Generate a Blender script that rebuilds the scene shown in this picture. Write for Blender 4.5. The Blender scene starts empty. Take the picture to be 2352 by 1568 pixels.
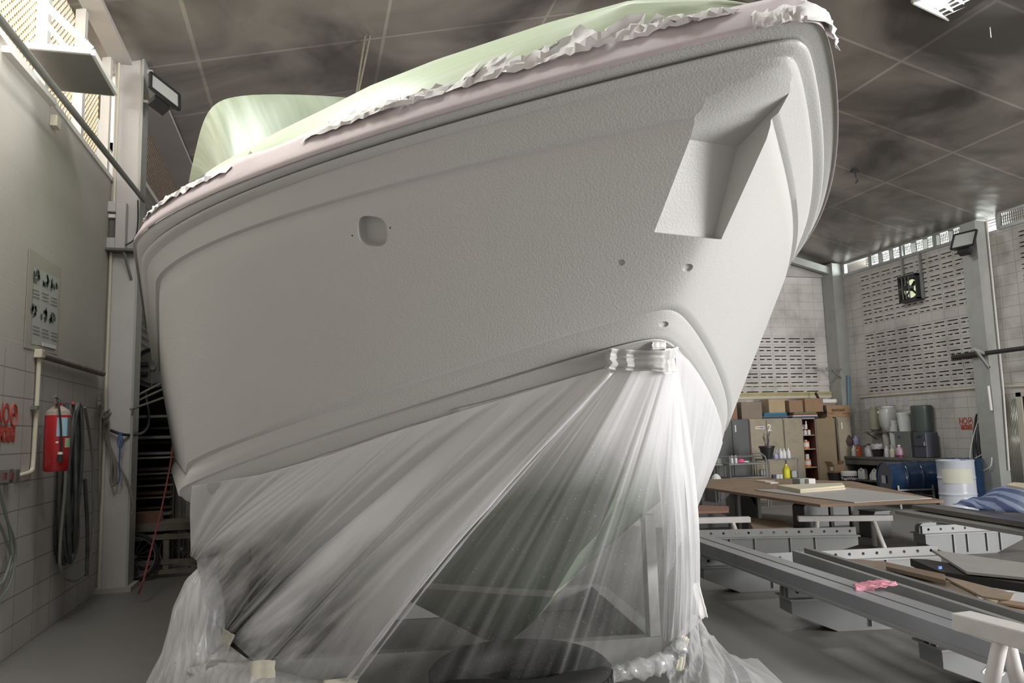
import bpy, bmesh, math, random
import numpy as np
from mathutils import Matrix, Vector
random.seed(7)
SC = bpy.context.scene
COL = SC.collection
# ------------------------------------------------------------------ camera, world, light, exposure
F, CX, CY, CAMH = 1750.0, 1176.0, 784.0, 1.55
_d = np.array([-466.0, 222.0, F]); _d /= np.linalg.norm(_d)
_u = np.array([-396.0, -(466*396+F*F)/222, F]); _u /= np.linalg.norm(_u)
_r = np.cross(_d, _u)
if _r[0] < 0: _r = -_r
M3 = np.stack([_r, _d, _u])
CAMP = np.array([0, 0, CAMH])
cd = bpy.data.cameras.new('camera'); cam = bpy.data.objects.new('camera', cd); COL.objects.link(cam)
cd.sensor_width = 36; cd.lens = F/2352*36; cd.clip_start = .05; cd.clip_end = 300
mw = Matrix.Identity(4)
for i in range(3):
    mw[i][0] = M3[i][0]; mw[i][1] = -M3[i][1]; mw[i][2] = -M3[i][2]
mw[2][3] = CAMH
cam.matrix_world = mw
SC.camera = cam
SC.view_settings.view_transform = 'Standard'; SC.view_settings.look = 'None'
SC.view_settings.gamma = 1; SC.view_settings.use_curve_mapping = False
SC.view_settings.exposure = 0.06
W = bpy.data.worlds.new('daylight'); SC.world = W; W.use_nodes = True
W.node_tree.nodes['Background'].inputs[0].default_value = (1.0, .965, .92, 1)
W.node_tree.nodes['Background'].inputs[1].default_value = .78
def area(name, loc, target, sx, sy, power, col=(1, 1, 1)):
    l = bpy.data.lights.new(name, 'AREA'); l.shape = 'RECTANGLE'; l.size = sx; l.size_y = sy; l.energy = power; l.color = col
    o = bpy.data.objects.new(name, l); COL.objects.link(o); o.location = loc
    o.rotation_euler = (Vector(target)-Vector(loc)).to_track_quat('-Z', 'Y').to_euler()
    return o
area('bay_door_daylight', (11.0, -2.6, 2.1), (1.6, 4.2, 1.7), 4.8, 3.8, 2150, (1, .985, .97))
area('window_daylight', (-3.0, 6.2, 5.4), (0.0, 8.2, 3.4), 5.5, 1.5, 480, (1, .95, .87))
area('louvre_daylight', (12.4, 12.6, 4.95), (9.5, 12.3, 5.75), 3.2, .3, 110, (.90, 1, .97))
# ------------------------------------------------------------------ helpers
def ray(px, py): return M3 @ np.array([px-CX, py-CY, F])
def atZ(px, py, z): v = ray(px, py); return Vector(CAMP+v*(z-CAMH)/v[2])
def atX(px, py, x): v = ray(px, py); return Vector(CAMP+v*x/v[0])
def atY(px, py, y): v = ray(px, py); return Vector(CAMP+v*y/v[1])
def V(*a): return Vector(a)

def N(nt, t, **kw):
    n = nt.nodes.new(t)
    for k, v in kw.items(): setattr(n, k, v)
    return n
def L(nt, a, b): nt.links.new(a, b)
_m = {}
def mat(name, col, rough=.6, metal=0., var=0., vs=3., bump=0., bs=30., spec=.5, stain=0., scol=(.05, .04, .03), ss=1.5, coat=0.):
    if name in _m: return _m[name]
    m = bpy.data.materials.new(name); m.use_nodes = True; nt = m.node_tree
    b = nt.nodes['Principled BSDF']
    b.inputs['Base Color'].default_value = (*col, 1); b.inputs['Roughness'].default_value = rough
    b.inputs['Metallic'].default_value = metal; b.inputs['Specular IOR Level'].default_value = spec
    b.inputs['Coat Weight'].default_value = coat
    tc = N(nt, 'ShaderNodeTexCoord'); out = None
    if var > 0:
        n = N(nt, 'ShaderNodeTexNoise'); n.inputs['Scale'].default_value = vs; n.inputs['Detail'].default_value = 5
        L(nt, tc.outputs['Object'], n.inputs['Vector'])
        r = N(nt, 'ShaderNodeMapRange'); r.inputs[1].default_value = .3; r.inputs[2].default_value = .7
        r.inputs[3].default_value = 1-var; r.inputs[4].default_value = 1+var*.6
        L(nt, n.outputs['Fac'], r.inputs[0])
        mx = N(nt, 'ShaderNodeVectorMath', operation='SCALE'); mx.inputs[0].default_value = col
        L(nt, r.outputs[0], mx.inputs['Scale']); out = mx.outputs[0]
    if stain > 0:
        n = N(nt, 'ShaderNodeTexNoise'); n.inputs['Scale'].default_value = ss; n.inputs['Detail'].default_value = 7; n.inputs['Roughness'].default_value = .65
        L(nt, tc.outputs['Object'], n.inputs['Vector'])
        r = N(nt, 'ShaderNodeMapRange'); r.inputs[1].default_value = .5; r.inputs[2].default_value = .72; r.inputs[3].default_value = 0; r.inputs[4].default_value = stain
        L(nt, n.outputs['Fac'], r.inputs[0])
        mx = N(nt, 'ShaderNodeMix', data_type='RGBA'); mx.inputs[6].default_value = (*col, 1); mx.inputs[7].default_value = (*scol, 1)
        if out: L(nt, out, mx.inputs[6])
        L(nt, r.outputs[0], mx.inputs[0]); out = mx.outputs[2]
    if out: L(nt, out, b.inputs['Base Color'])
    if bump > 0:
        n = N(nt, 'ShaderNodeTexNoise'); n.inputs['Scale'].default_value = bs; n.inputs['Detail'].default_value = 3
        L(nt, tc.outputs['Object'], n.inputs['Vector'])
        bp = N(nt, 'ShaderNodeBump'); bp.inputs['Strength'].default_value = bump; bp.inputs['Distance'].default_value = .01
        L(nt, n.outputs['Fac'], bp.inputs['Height']); L(nt, bp.outputs[0], b.inputs['Normal'])
    _m[name] = m
    return m

class MB:
    def __init__(s): s.v = []; s.f = []; s.mi = []; s.k = 0; s.uv = None
    def add(s, vs, fs):
        o = len(s.v); s.v += [tuple(p) for p in vs]; s.f += [tuple(i+o for i in f) for f in fs]; s.mi += [s.k]*len(fs); return s
    def box(s, c, d, rz=0, R=None):
        hx, hy, hz = d[0]/2, d[1]/2, d[2]/2
        R = R or Matrix.Rotation(rz, 3, 'Z'); c = Vector(c)
        vs = [c+R@Vector((x*hx, y*hy, z*hz)) for x in (-1, 1) for y in (-1, 1) for z in (-1, 1)]
        return s.add(vs, [(0, 1, 3, 2), (4, 6, 7, 5), (0, 4, 5, 1), (2, 3, 7, 6), (0, 2, 6, 4), (1, 5, 7, 3)])
    def bb(s, x0, x1, y0, y1, z0, z1): return s.box(((x0+x1)/2, (y0+y1)/2, (z0+z1)/2), (abs(x1-x0), abs(y1-y0), abs(z1-z0)))
    def bar(s, a, b, w, h=None, up=(0, 0, 1)):
        a = Vector(a); b = Vector(b); h = h or w; d = (b-a); l = d.length; d.normalize()
        x = d.cross(Vector(up))
        if x.length < 1e-4: x = Vector((1, 0, 0))
        x.normalize(); z = x.cross(d)
        R = Matrix((x, d, z)).transposed()
        return s.box((a+b)/2, (w, l, h), R=R)
    def cyl(s, a, b, r0, r1=None, n=16, cap=True):
        return s.tube([a, b], [r0, r0 if r1 is None else r1], n, cap)
    def tube(s, pts, r, n=8, cap=True):
        pts = [Vector(p) for p in pts]; m = len(pts)
        rs = r if isinstance(r, (list, tuple)) else [r]*m
        vs = []; pn = None
        for i in range(m):
            t = (pts[min(i+1, m-1)]-pts[max(i-1, 0)]).normalized()
            if pn is None:
                pn = t.orthogonal().normalized()
            pn = (pn-t*pn.dot(t))
            if pn.length < 1e-5: pn = t.orthogonal()
            pn.normalize(); bn = t.cross(pn)
            for k in range(n):
                a = 2*math.pi*k/n
                vs.append(pts[i]+(pn*math.cos(a)+bn*math.sin(a))*rs[i])
        fs = [(i*n+k, i*n+(k+1) % n, (i+1)*n+(k+1) % n, (i+1)*n+k) for i in range(m-1) for k in range(n)]
        if cap: fs += [tuple(range(n))[::-1], tuple(range((m-1)*n, m*n))]
        return s.add(vs, fs)
    def lathe(s, prof, c=(0, 0, 0), n=24, sx=1, sy=1, R=None):
        c = Vector(c); m = len(prof); vs = []
        for r, z in prof:
            for k in range(n):
                a = 2*math.pi*k/n; p = Vector((r*math.cos(a)*sx, r*math.sin(a)*sy, z))
                if R: p = R@p
                vs.append(c+p)
        fs = [(i*n+k, i*n+(k+1) % n, (i+1)*n+(k+1) % n, (i+1)*n+k) for i in range(m-1) for k in range(n)]
        if prof[0][0] > 1e-4: fs.append(tuple(range(n))[::-1])
        if prof[-1][0] > 1e-4: fs.append(tuple(range((m-1)*n, m*n)))
        return s.add(vs, fs)
    def prism(s, poly, a, b=None):
        """poly: list of 3D points, a: extrusion vector"""
        poly = [Vector(p) for p in poly]; a = Vector(a); n = len(poly)
        vs = poly+[p+a for p in poly]
        fs = [tuple(range(n))[::-1], tuple(range(n, 2*n))]+[(i, (i+1) % n, n+(i+1) % n, n+i) for i in range(n)]
        return s.add(vs, fs)
    def grid(s, P):
        n = len(P); m = len(P[0]); vs = [p for r in P for p in r]
        return s.add(vs, [(i*m+j, i*m+j+1, (i+1)*m+j+1, (i+1)*m+j) for i in range(n-1) for j in range(m-1)])
    def build(s, name, mats, parent=None, world=False, smooth=False, bevel=0, solid=0, loc=None, recalc=True, angle=35):
        vs = [Vector(v) for v in s.v]
        o = None
        if parent is not None and world:
            iv = parent.matrix_world_l.inverted() if hasattr(parent, 'matrix_world_l') else Matrix.LocRotScale(parent.location, parent.rotation_euler, None).inverted()
            if parent.parent is not None:
                iv = iv @ Matrix.LocRotScale(parent.parent.location, parent.parent.rotation_euler, None).inverted()
            vs = [iv@v for v in vs]
        org = V(0, 0, 0)
        if parent is None and loc is None:
            xs = [v.x for v in vs]; ys = [v.y for v in vs]; zs = [v.z for v in vs]
            org = V((min(xs)+max(xs))/2, (min(ys)+max(ys))/2, min(zs)); vs = [v-org for v in vs]
        me = bpy.data.meshes.new(name); me.from_pydata(vs, [], s.f)
        ml = mats if isinstance(mats, (list, tuple)) else [mats]
        for m in ml: me.materials.append(m)
        if len(ml) > 1: me.polygons.foreach_set('material_index', s.mi)
        if s.uv:
            uvl = me.uv_layers.new(name='UVMap')
            for lp in me.loops: uvl.data[lp.index].uv = s.uv[lp.vertex_index]
        if recalc:
            bm = bmesh.new(); bm.from_mesh(me); bmesh.ops.recalc_face_normals(bm, faces=bm.faces); bm.to_mesh(me); bm.free()
        if smooth:
            me.shade_smooth()
            if angle: me.set_sharp_from_angle(angle=math.radians(angle))
        me.update()
        ob = bpy.data.objects.new(name, me); COL.objects.link(ob)
        if parent is not None: ob.parent = parent
        ob.location = loc if loc is not None else org
        if bevel:
            b = ob.modifiers.new('bevel', 'BEVEL'); b.width = bevel; b.segments = 2; b.limit_method = 'ANGLE'
        if solid:
            b = ob.modifiers.new('solid', 'SOLIDIFY'); b.thickness = solid; b.offset = 0
        return ob
def tag(o, label, cat, group=None, kind=None):
    o['label'] = label; o['category'] = cat
    if group: o['group'] = group
    if kind: o['kind'] = kind
    return o
def thing(name, label, cat, loc=(0, 0, 0), rz=0, group=None):
    o = bpy.data.objects.new(name, None); COL.objects.link(o); o.location = loc; o.rotation_euler = (0, 0, rz)
    o.empty_display_size = .1
    return tag(o, label, cat, group)
def struct(o): o['kind'] = 'structure'; return o
def kids(o): return [c for c in bpy.data.objects if c.parent is o]
def dup(o, loc=None, rz=None, label=None, parent=None, scale=None):
    c = o.copy(); COL.objects.link(c)
    if parent is not None: c.parent = parent
    for k in kids(o): dup(k, parent=c)
    if loc is not None: c.location = loc
    if rz is not None: c.rotation_euler = (0, 0, rz)
    if scale is not None: c.scale = scale
    if label: c['label'] = label
    return c
def text(s, name, m, size, o, right, up, parent=None, thick=.002, align='CENTER', sx=1, bold=0):
    """flat lettering standing on a plane: o = centre, right/up = unit vectors in world space"""
    cu = bpy.data.curves.new(name, 'FONT'); cu.body = s; cu.size = size; cu.extrude = thick; cu.align_x = align; cu.align_y = 'CENTER'; cu.offset = bold
    tmp = bpy.data.objects.new('tmp', cu); me = bpy.data.meshes.new_from_object(tmp)
    bpy.data.objects.remove(tmp); bpy.data.curves.remove(cu)
    me.materials.clear(); me.materials.append(m); me.name = name
    right = Vector(right).normalized(); up = Vector(up).normalized(); nn = right.cross(up)
    T = Matrix((right*sx, up, nn)).transposed().to_4x4(); T.translation = Vector(o)
    if parent is not None:
        iv = Matrix.LocRotScale(parent.location, parent.rotation_euler, None).inverted()
        if parent.parent is not None: iv = iv @ Matrix.LocRotScale(parent.parent.location, parent.parent.rotation_euler, None).inverted()
        T = iv@T
    me.transform(T)
    ob = bpy.data.objects.new(name, me); COL.objects.link(ob)
    if parent is not None: ob.parent = parent
    return ob
def spline(pts, n=8):
    pts = [Vector(p) for p in pts]; out = []
    for i in range(len(pts)-1):
        p0 = pts[max(i-1, 0)]; p1 = pts[i]; p2 = pts[i+1]; p3 = pts[min(i+2, len(pts)-1)]
        for k in range(n):
            t = k/n
            out.append(.5*((2*p1)+(p2-p0)*t+(2*p0-5*p1+4*p2-p3)*t*t+(3*p1-p0-3*p2+p3)*t**3))
    out.append(pts[-1]); return out

# ------------------------------------------------------------------ materials of the setting
def wall_mat(name, col, ux, bw, rh, line, linew=.006, dirt=.35, line_s=1., zmax=None, topcol=None, off=(0, 0)):
    m = bpy.data.materials.new(name); m.use_nodes = True; nt = m.node_tree; b = nt.nodes['Principled BSDF']
    b.inputs['Roughness'].default_value = .75; b.inputs['Specular IOR Level'].default_value = .3
    g = N(nt, 'ShaderNodeNewGeometry'); sp = N(nt, 'ShaderNodeSeparateXYZ'); L(nt, g.outputs['Position'], sp.inputs[0])
    cb = N(nt, 'ShaderNodeCombineXYZ'); L(nt, sp.outputs[ux], cb.inputs[0]); L(nt, sp.outputs['Z'], cb.inputs[1])
    br = N(nt, 'ShaderNodeTexBrick'); br.offset = 0; br.inputs['Scale'].default_value = 1
    br.inputs['Brick Width'].default_value = bw; br.inputs['Row Height'].default_value = rh
    br.inputs['Mortar Size'].default_value = linew; br.inputs['Mortar Smooth'].default_value = .3
    br.inputs['Color1'].default_value = (*col, 1); br.inputs['Color2'].default_value = (*[c*.95 for c in col], 1)
    br.inputs['Mortar'].default_value = (*line, 1)
    mo = N(nt, 'ShaderNodeMapping'); mo.inputs['Location'].default_value = (-off[0]+bw*60, -off[1]+rh*20, 0); L(nt, cb.outputs[0], mo.inputs[0])
    L(nt, mo.outputs[0], br.inputs['Vector'])
    cur = br.outputs['Color']
    if zmax is not None:
        c = N(nt, 'ShaderNodeMath', operation='GREATER_THAN'); L(nt, sp.outputs['Z'], c.inputs[0]); c.inputs[1].default_value = zmax
        mx = N(nt, 'ShaderNodeMix', data_type='RGBA'); L(nt, c.outputs[0], mx.inputs[0]); L(nt, cur, mx.inputs[6]); mx.inputs[7].default_value = (*topcol, 1); cur = mx.outputs[2]
    n = N(nt, 'ShaderNodeTexNoise'); n.inputs['Scale'].default_value = 1.3; n.inputs['Detail'].default_value = 8; n.inputs['Roughness'].default_value = .65
    mp = N(nt, 'ShaderNodeMapping'); mp.inputs['Scale'].default_value = (1, 1, .8); L(nt, g.outputs['Position'], mp.inputs[0]); L(nt, mp.outputs[0], n.inputs['Vector'])
    r = N(nt, 'ShaderNodeMapRange'); r.inputs[1].default_value = .48; r.inputs[2].default_value = .75; r.inputs[3].default_value = 0; r.inputs[4].default_value = dirt
    L(nt, n.outputs['Fac'], r.inputs[0])
    mx = N(nt, 'ShaderNodeMix', data_type='RGBA'); L(nt, r.outputs[0], mx.inputs[0]); L(nt, cur, mx.inputs[6]); mx.inputs[7].default_value = (.16, .145, .13, 1)
    L(nt, mx.outputs[2], b.inputs['Base Color'])
    bp = N(nt, 'ShaderNodeBump'); bp.inputs['Strength'].default_value = .25; bp.inputs['Distance'].default_value = .004; bp.invert = True
    L(nt, br.outputs['Fac'], bp.inputs['Height']); L(nt, bp.outputs[0], b.inputs['Normal'])
    return m
M_left = wall_mat('painted_block_wall', (.50, .475, .45), 'Y', .42, .213, (.25, .235, .22), .005, .12, zmax=2.27, topcol=(.47, .445, .41))
M_right = wall_mat('right_block_wall', (.56, .54, .51), 'Y', .32, .19, (.32, .30, .28), .005, .62, off=(14.1, 2.17))
M_back = wall_mat('back_block_wall', (.60, .575, .55), 'X', .385, .2, (.40, .38, .36), .005, .6, off=(11.25, 2.16))
M_conc = mat('rough_concrete', (.42, .40, .38), .85, var=.15, vs=4, stain=.5, scol=(.17, .16, .15), ss=2)
M_paint = mat('grey_column_paint', (.50, .48, .475), .5, var=.05, vs=2, stain=.15, scol=(.25, .22, .2), ss=3)
M_colr = mat('pale_green_grey_steel', (.36, .37, .35), .5, var=.08, stain=.25, scol=(.15, .11, .08), ss=2)
M_dark = mat('near_black', (.012, .011, .01), .8)
M_pipe = mat('cream_conduit', (.62, .58, .48), .5)
M_steel = mat('dull_steel', (.23, .225, .215), .45, .3, var=.15, vs=4)
M_white = mat('white_paint', (.72, .70, .67), .5, var=.06)
def ceiling_mat():
    m = bpy.data.materials.new('foil_ceiling'); m.use_nodes = True; nt = m.node_tree; b = nt.nodes['Principled BSDF']
    g = N(nt, 'ShaderNodeNewGeometry'); sp = N(nt, 'ShaderNodeSeparateXYZ'); L(nt, g.outputs['Position'], sp.inputs[0])
    cb = N(nt, 'ShaderNodeCombineXYZ')
    ax = N(nt, 'ShaderNodeMath', operation='ADD'); L(nt, sp.outputs['X'], ax.inputs[0]); ax.inputs[1].default_value = 23.3
    ay = N(nt, 'ShaderNodeMath', operation='ADD'); L(nt, sp.outputs['Y'], ay.inputs[0]); ay.inputs[1].default_value = 19.7
    L(nt, ax.outputs[0], cb.inputs[0]); L(nt, ay.outputs[0], cb.inputs[1])
    br = N(nt, 'ShaderNodeTexBrick'); br.offset = 0; br.inputs['Scale'].default_value = 1
    br.inputs['Brick Width'].default_value = 2.2; br.inputs['Row Height'].default_value = 1.45; br.inputs['Mortar Size'].default_value = .022
    br.inputs['Mortar Smooth'].default_value = .1; br.inputs['Color1'].default_value = (.30, .285, .27, 1); br.inputs['Color2'].default_value = (.25, .235, .22, 1)
    br.inputs['Mortar'].default_value = (.42, .40, .375, 1)
    L(nt, cb.outputs[0], br.inputs['Vector'])
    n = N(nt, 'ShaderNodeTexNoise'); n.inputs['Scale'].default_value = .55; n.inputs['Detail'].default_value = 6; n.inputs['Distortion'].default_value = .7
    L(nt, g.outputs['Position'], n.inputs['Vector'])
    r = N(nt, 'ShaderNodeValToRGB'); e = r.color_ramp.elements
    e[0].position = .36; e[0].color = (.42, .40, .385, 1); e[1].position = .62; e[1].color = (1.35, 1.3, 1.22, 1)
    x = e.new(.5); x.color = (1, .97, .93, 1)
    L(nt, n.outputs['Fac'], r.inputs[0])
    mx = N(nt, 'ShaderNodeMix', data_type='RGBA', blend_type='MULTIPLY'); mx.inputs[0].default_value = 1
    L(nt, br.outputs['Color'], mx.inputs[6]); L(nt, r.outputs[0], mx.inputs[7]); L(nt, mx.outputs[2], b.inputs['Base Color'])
    b.inputs['Metallic'].default_value = .45; b.inputs['Roughness'].default_value = .33
    n2 = N(nt, 'ShaderNodeTexNoise'); n2.inputs['Scale'].default_value = 1.6; n2.inputs['Detail'].default_value = 2; L(nt, g.outputs['Position'], n2.inputs['Vector'])
    bp = N(nt, 'ShaderNodeBump'); bp.inputs['Strength'].default_value = .35; bp.inputs['Distance'].default_value = .08
    L(nt, n2.outputs['Fac'], bp.inputs['Height']); L(nt, bp.outputs[0], b.inputs['Normal'])
    return m
M_ceil = ceiling_mat()
M_floor = mat('dusty_painted_concrete', (.21, .203, .196), .5, var=.14, vs=.8, stain=.35, scol=(.12, .115, .11), ss=.7, bump=.05, bs=40)

# ------------------------------------------------------------------ the setting
XL, XR, YB = -2.15, 11.8, 15.0
ZL, ZR, SL = 5.85, 5.18, .25
XRG = (ZR+SL*XR-ZL+SL*XL)/(2*SL); ZRG = ZL+SL*(XRG-XL)
def roofz(x): return ZL+SL*(x-XL) if x < XRG else ZR+SL*(XR-x)
Y0 = -5.0
struct(MB().bb(-4.4, 13, Y0, 17, -.3, 0).build('floor', M_floor))
mb = MB()
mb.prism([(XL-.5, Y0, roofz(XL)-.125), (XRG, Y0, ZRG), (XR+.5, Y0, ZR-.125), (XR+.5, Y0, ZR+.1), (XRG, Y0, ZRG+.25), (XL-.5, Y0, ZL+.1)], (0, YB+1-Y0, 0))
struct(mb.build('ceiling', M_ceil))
struct(MB().bb(-4.4, 2.2, Y0-.2, Y0, 0, 7.2).bb(2.2, 13, Y0-.2, Y0, 4.3, 7.2).build('wall_front', M_left))
# left wall, near bay: solid to 4.47, window above
struct(MB().bb(XL-.2, XL, Y0, 9.25, 0, 4.47).build('wall_left', M_left))
# left wall, far bay: corrugated sheeting above a flat dark wall in place of an opening, mesh window on top
mb = MB(); zs = np.linspace(2.45, 4.95, 25*8+1)
rows = [[(XL-.02+.018*math.sin(2*math.pi*(z-2.45)/.1), y, z) for y in (9.4, YB+.1)] for z in zs]
mb.grid(rows); M_corr = mat('grey_corrugated_sheet', (.20, .205, .195), .5, .2, var=.1)
struct(mb.build('wall_left_corrugated', M_corr, smooth=True, solid=.004))
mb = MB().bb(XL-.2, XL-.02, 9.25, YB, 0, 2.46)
struct(mb.build('wall_left_shade_panel', mat('opening_shade_paint', (.06, .055, .05), .9)))  # the opening's shade is put into this flat wall's colour
def vent_wall(name, m, pos, a0, a1, z0, z1, groups, sgn):
    """groups: (start, columns, pitch, z of the lowest row, rows, row height); pos(a, z, depth) gives the 3D point"""
    mb = MB()
    def q(A0, A1, Z0, Z1, d=0, k=0):
        mb.k = k; mb.add([pos(A0, Z0, d), pos(A1, Z0, d), pos(A1, Z1, d), pos(A0, Z1, d)], [(0, 1, 2, 3)])
    rects = [(g[0], g[0]+g[1]*g[2], g[3], g[3]+g[4]*g[5]) for g in groups]
    ca = sorted({a0, a1, *[r[0] for r in rects], *[r[1] for r in rects]}); cz = sorted({z0, z1, *[r[2] for r in rects], *[r[3] for r in rects]})
    for i in range(len(ca)-1):
        for j in range(len(cz)-1):
            am = (ca[i]+ca[i+1])/2; zm = (cz[j]+cz[j+1])/2
            if not any(r[0] < am < r[1] and r[2] < zm < r[3] for r in rects): q(ca[i], ca[i+1], cz[j], cz[j+1])
    D = .045
    for (s0, nc, p, zz, nr, h) in groups:
        for c in range(nc):
            for r in range(nr):
                A = s0+c*p; Z = zz+r*h
                xs = [A, A+.1*p, A+.43*p, A+.57*p, A+.90*p, A+p]
                q(A, A+p, Z, Z+.28*h); q(A, A+p, Z+.40*h, Z+.66*h); q(A, A+p, Z+.77*h, Z+h)
                for x0, x1 in ((xs[0], xs[1]), (xs[2], xs[3]), (xs[4], xs[5])): q(x0, x1, Z+.28*h, Z+.40*h)
                for x0, x1 in ((xs[0], xs[1]), (xs[4], xs[5])): q(x0, x1, Z+.66*h, Z+.77*h)
                for x0, x1, Z0, Z1 in ((xs[1], xs[2], Z+.28*h, Z+.40*h), (xs[3], xs[4], Z+.28*h, Z+.40*h), (xs[1], xs[4], Z+.66*h, Z+.77*h)):
                    mb.k = 0
                    P = [pos(x0, Z0, 0), pos(x1, Z0, 0), pos(x1, Z1, 0), pos(x0, Z1, 0), pos(x0, Z0, D), pos(x1, Z0, D), pos(x1, Z1, D), pos(x0, Z1, D)]
                    mb.add(P, [(0, 1, 5, 4), (1, 2, 6, 5), (2, 3, 7, 6), (3, 0, 4, 7)])
    q(a0, a1, z0, z1, .10, 1); q(a0, a1, z0, z1, .2, 0)  # near-black sheet behind the slots paints their darkness
    return struct(mb.build(name, [m, M_dark], recalc=False))
vent_wall('wall_right', M_right, lambda a, z, d: (XR+d, a, z), Y0, YB+.1, 0, 4.9,
          [(11.22, 9, .32, 2.17, 7, .19), (11.22, 9, .32, 3.66, 6, .19), (7.3, 9, .32, 2.36, 5, .19), (7.3, 9, .32, 3.66, 6, .19)], 1)
vent_wall('wall_back', M_back, lambda a, z, d: (a, YB+d, z), -4.4, XR+.2, 0, 4.93, [(11.25-.385*11, 11, .385, 2.16, 7, .2)], 1)
mb = MB(); mb.prism([(-4.4, YB-.06, 4.93), (XR+.1, YB-.06, 4.93), (XR+.1, YB-.06, 5.22), (-4.4, YB-.06, 5.22)], (0, .25, 0))
mb.prism([(-4.4, YB, 5.22), (XR+.1, YB, 5.22), (XRG, YB, ZRG+.1), (-2.4, YB, ZL+.05)], (0, .2, 0))
struct(mb.build('wall_back_gable', M_conc))
# eave louvre strip on the right wall
M_al = mat('aluminium_frame', (.42, .43, .43), .4, .5)
mb = MB()
for y0, y1 in ((11.05, 14.55), (7.0, 10.5)):
    mb.bb(XR-.03, XR+.06, y0, y1, 4.88, 4.94); mb.bb(XR-.03, XR+.06, y0, y1, 5.15, 5.2)
    for k in range(5): yy = y0+(y1-y0)*k/4; mb.bb(XR-.03, XR+.05, yy-.03, yy+.03, 4.9, 5.18)
wr = struct(mb.build('window_1', M_al))
M_mesh = mat('wire_mesh', (.30, .29, .27), .5, .4)
mb = MB()
for i in range(120):
    y = 10.0+i*.042 if i < 12 else 11.1+(i-12)*.04
    if y < 13.9: mb.bb(XR+.03, XR+.04, y, y+.016, 4.94, 5.16)
mb.bb(XR+.028, XR+.038, 10.0, 13.9, 5.0, 5.012).bb(XR+.028, XR+.038, 10.0, 13.9, 5.05, 5.062).bb(XR+.028, XR+.038, 10.0, 13.9, 5.1, 5.112)
g = mb.build('window_mesh', M_mesh, wr, world=True)
mb = MB()
for k in range(9): mb.box((XR+.02, 11.25+k*.31, 5.05), (.012, .1, .24), R=Matrix.Rotation(.5, 3, 'Z'))
mb.build('louvre_blades', M_al, wr, world=True)
# left window band with mesh, mullions
M_mull = mat('window_mullion', (.66, .64, .61), .5)
mb = MB().bb(XL-.12, XL+.02, Y0, 9.3, 4.45, 4.5)
for y in (3.6, 4.7, 5.85, 6.93, 7.98, 8.98): mb.bb(XL-.10, XL-.01, y-.045, y+.045, 4.5, 5.86)
wl = struct(mb.build('window_2', M_mull))
def mesh_panel(x, y0, y1, z0, z1, s, w):
    mb = MB(); n = int((y1-y0+z1-z0)/s)
    for sg in (1, -1):
        for i in range(n+1):
            # diagonal wires clipped to the rectangle
            a = y0-(z1-z0)+i*s if sg > 0 else y0+i*s
            p0 = (a, z0); p1 = (a+(z1-z0)*sg, z1)
            t0, t1 = 0., 1.
            dy = p1[0]-p0[0]
            for lim, up in ((y0, 0), (y1, 1)):
                t = (lim-p0[0])/dy
                inside0 = (p0[0] >= y0) if not up else (p0[0] <= y1)
                if (dy > 0) == (up == 0): t0 = max(t0, t)
                else: t1 = min(t1, t)
            if t1-t0 < .02: continue
            A = (x, p0[0]+dy*t0, z0+(z1-z0)*t0); B = (x, p0[0]+dy*t1, z0+(z1-z0)*t1)
            mb.bar(A, B, w, w, up=(1, 0, 0))
    return mb
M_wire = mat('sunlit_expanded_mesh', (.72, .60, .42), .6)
mesh_panel(XL-.14, 3.6, 9.0, 4.5, 5.86, .075, .016).build('window_mesh', M_wire, wl, world=True)
mb = MB().bb(XL-.12, XL+.03, 9.4, YB, 4.95, 5.02).bb(XL-.1, XL, 9.4, 9.5, 4.95, 5.9)
w3 = struct(mb.build('window_3', M_mull))
mesh_panel(XL-.05, 9.45, YB, 5.0, 5.86, .085, .03).build('window_mesh', mat('brown_mesh', (.34, .27, .22), .7), w3, world=True)
# things outside seen through the mesh: a sunlit neighbouring facade
struct(MB().bb(-6.2, -6.0, -2, 22, 0, 9.5).build('wall_neighbour', mat('sunlit_render', (.78, .68, .52), .9, var=.2, vs=1.2)))
struct(MB().bb(XL-.05, -1.79, 9.25, YB, 5.83, 5.88).bb(XL-.05, -1.98, Y0, 9.25, 5.84, 5.9).build('trim_1', M_paint))
# columns
def column(x0, x1, y0, y1, z1, side, m, base=True):
    mb = MB().bb(x0, x1, y0, y1, 0, z1)
    o = struct(mb.build('trim_2', m, bevel=.006))
    e = x1 if side > 0 else x0
    MB().bb(e-.012, e+.012, y0-.02, y1+.02, 0.0, z1).build('flange', M_colr, o, world=True)
    if base: MB().bb(x0-.04, x1+.06, y0-.1, y1+.05, 0, .05).build('base_plate', M_conc, o, world=True)
    return o
column(XL, -1.86, 9.1, 9.35, 5.93, 1, M_paint)
column(11.5, XR, 10.72, 11.02, 5.1, -1, M_colr, False)
column(11.52, XR, 14.62, 14.95, 5.2, -1, M_colr, False)
# sloping rafters under the ceiling, springing from the columns
def rafter(y, left=True):
    mb = MB(); xs = (XL, XRG) if left else (XR-.1, XRG)
    za, zb = roofz(xs[0])-.13, roofz(xs[1])-.13
    hh = .42
    mb.prism([(xs[0], y-.06, za), (xs[1], y-.06, zb), (xs[1], y-.06, zb-.16), (xs[0], y-.06, za-.16)], (0, .12, 0))
    return struct(mb.build('trim_3', M_colr))
rafter(14.75, False)
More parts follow.
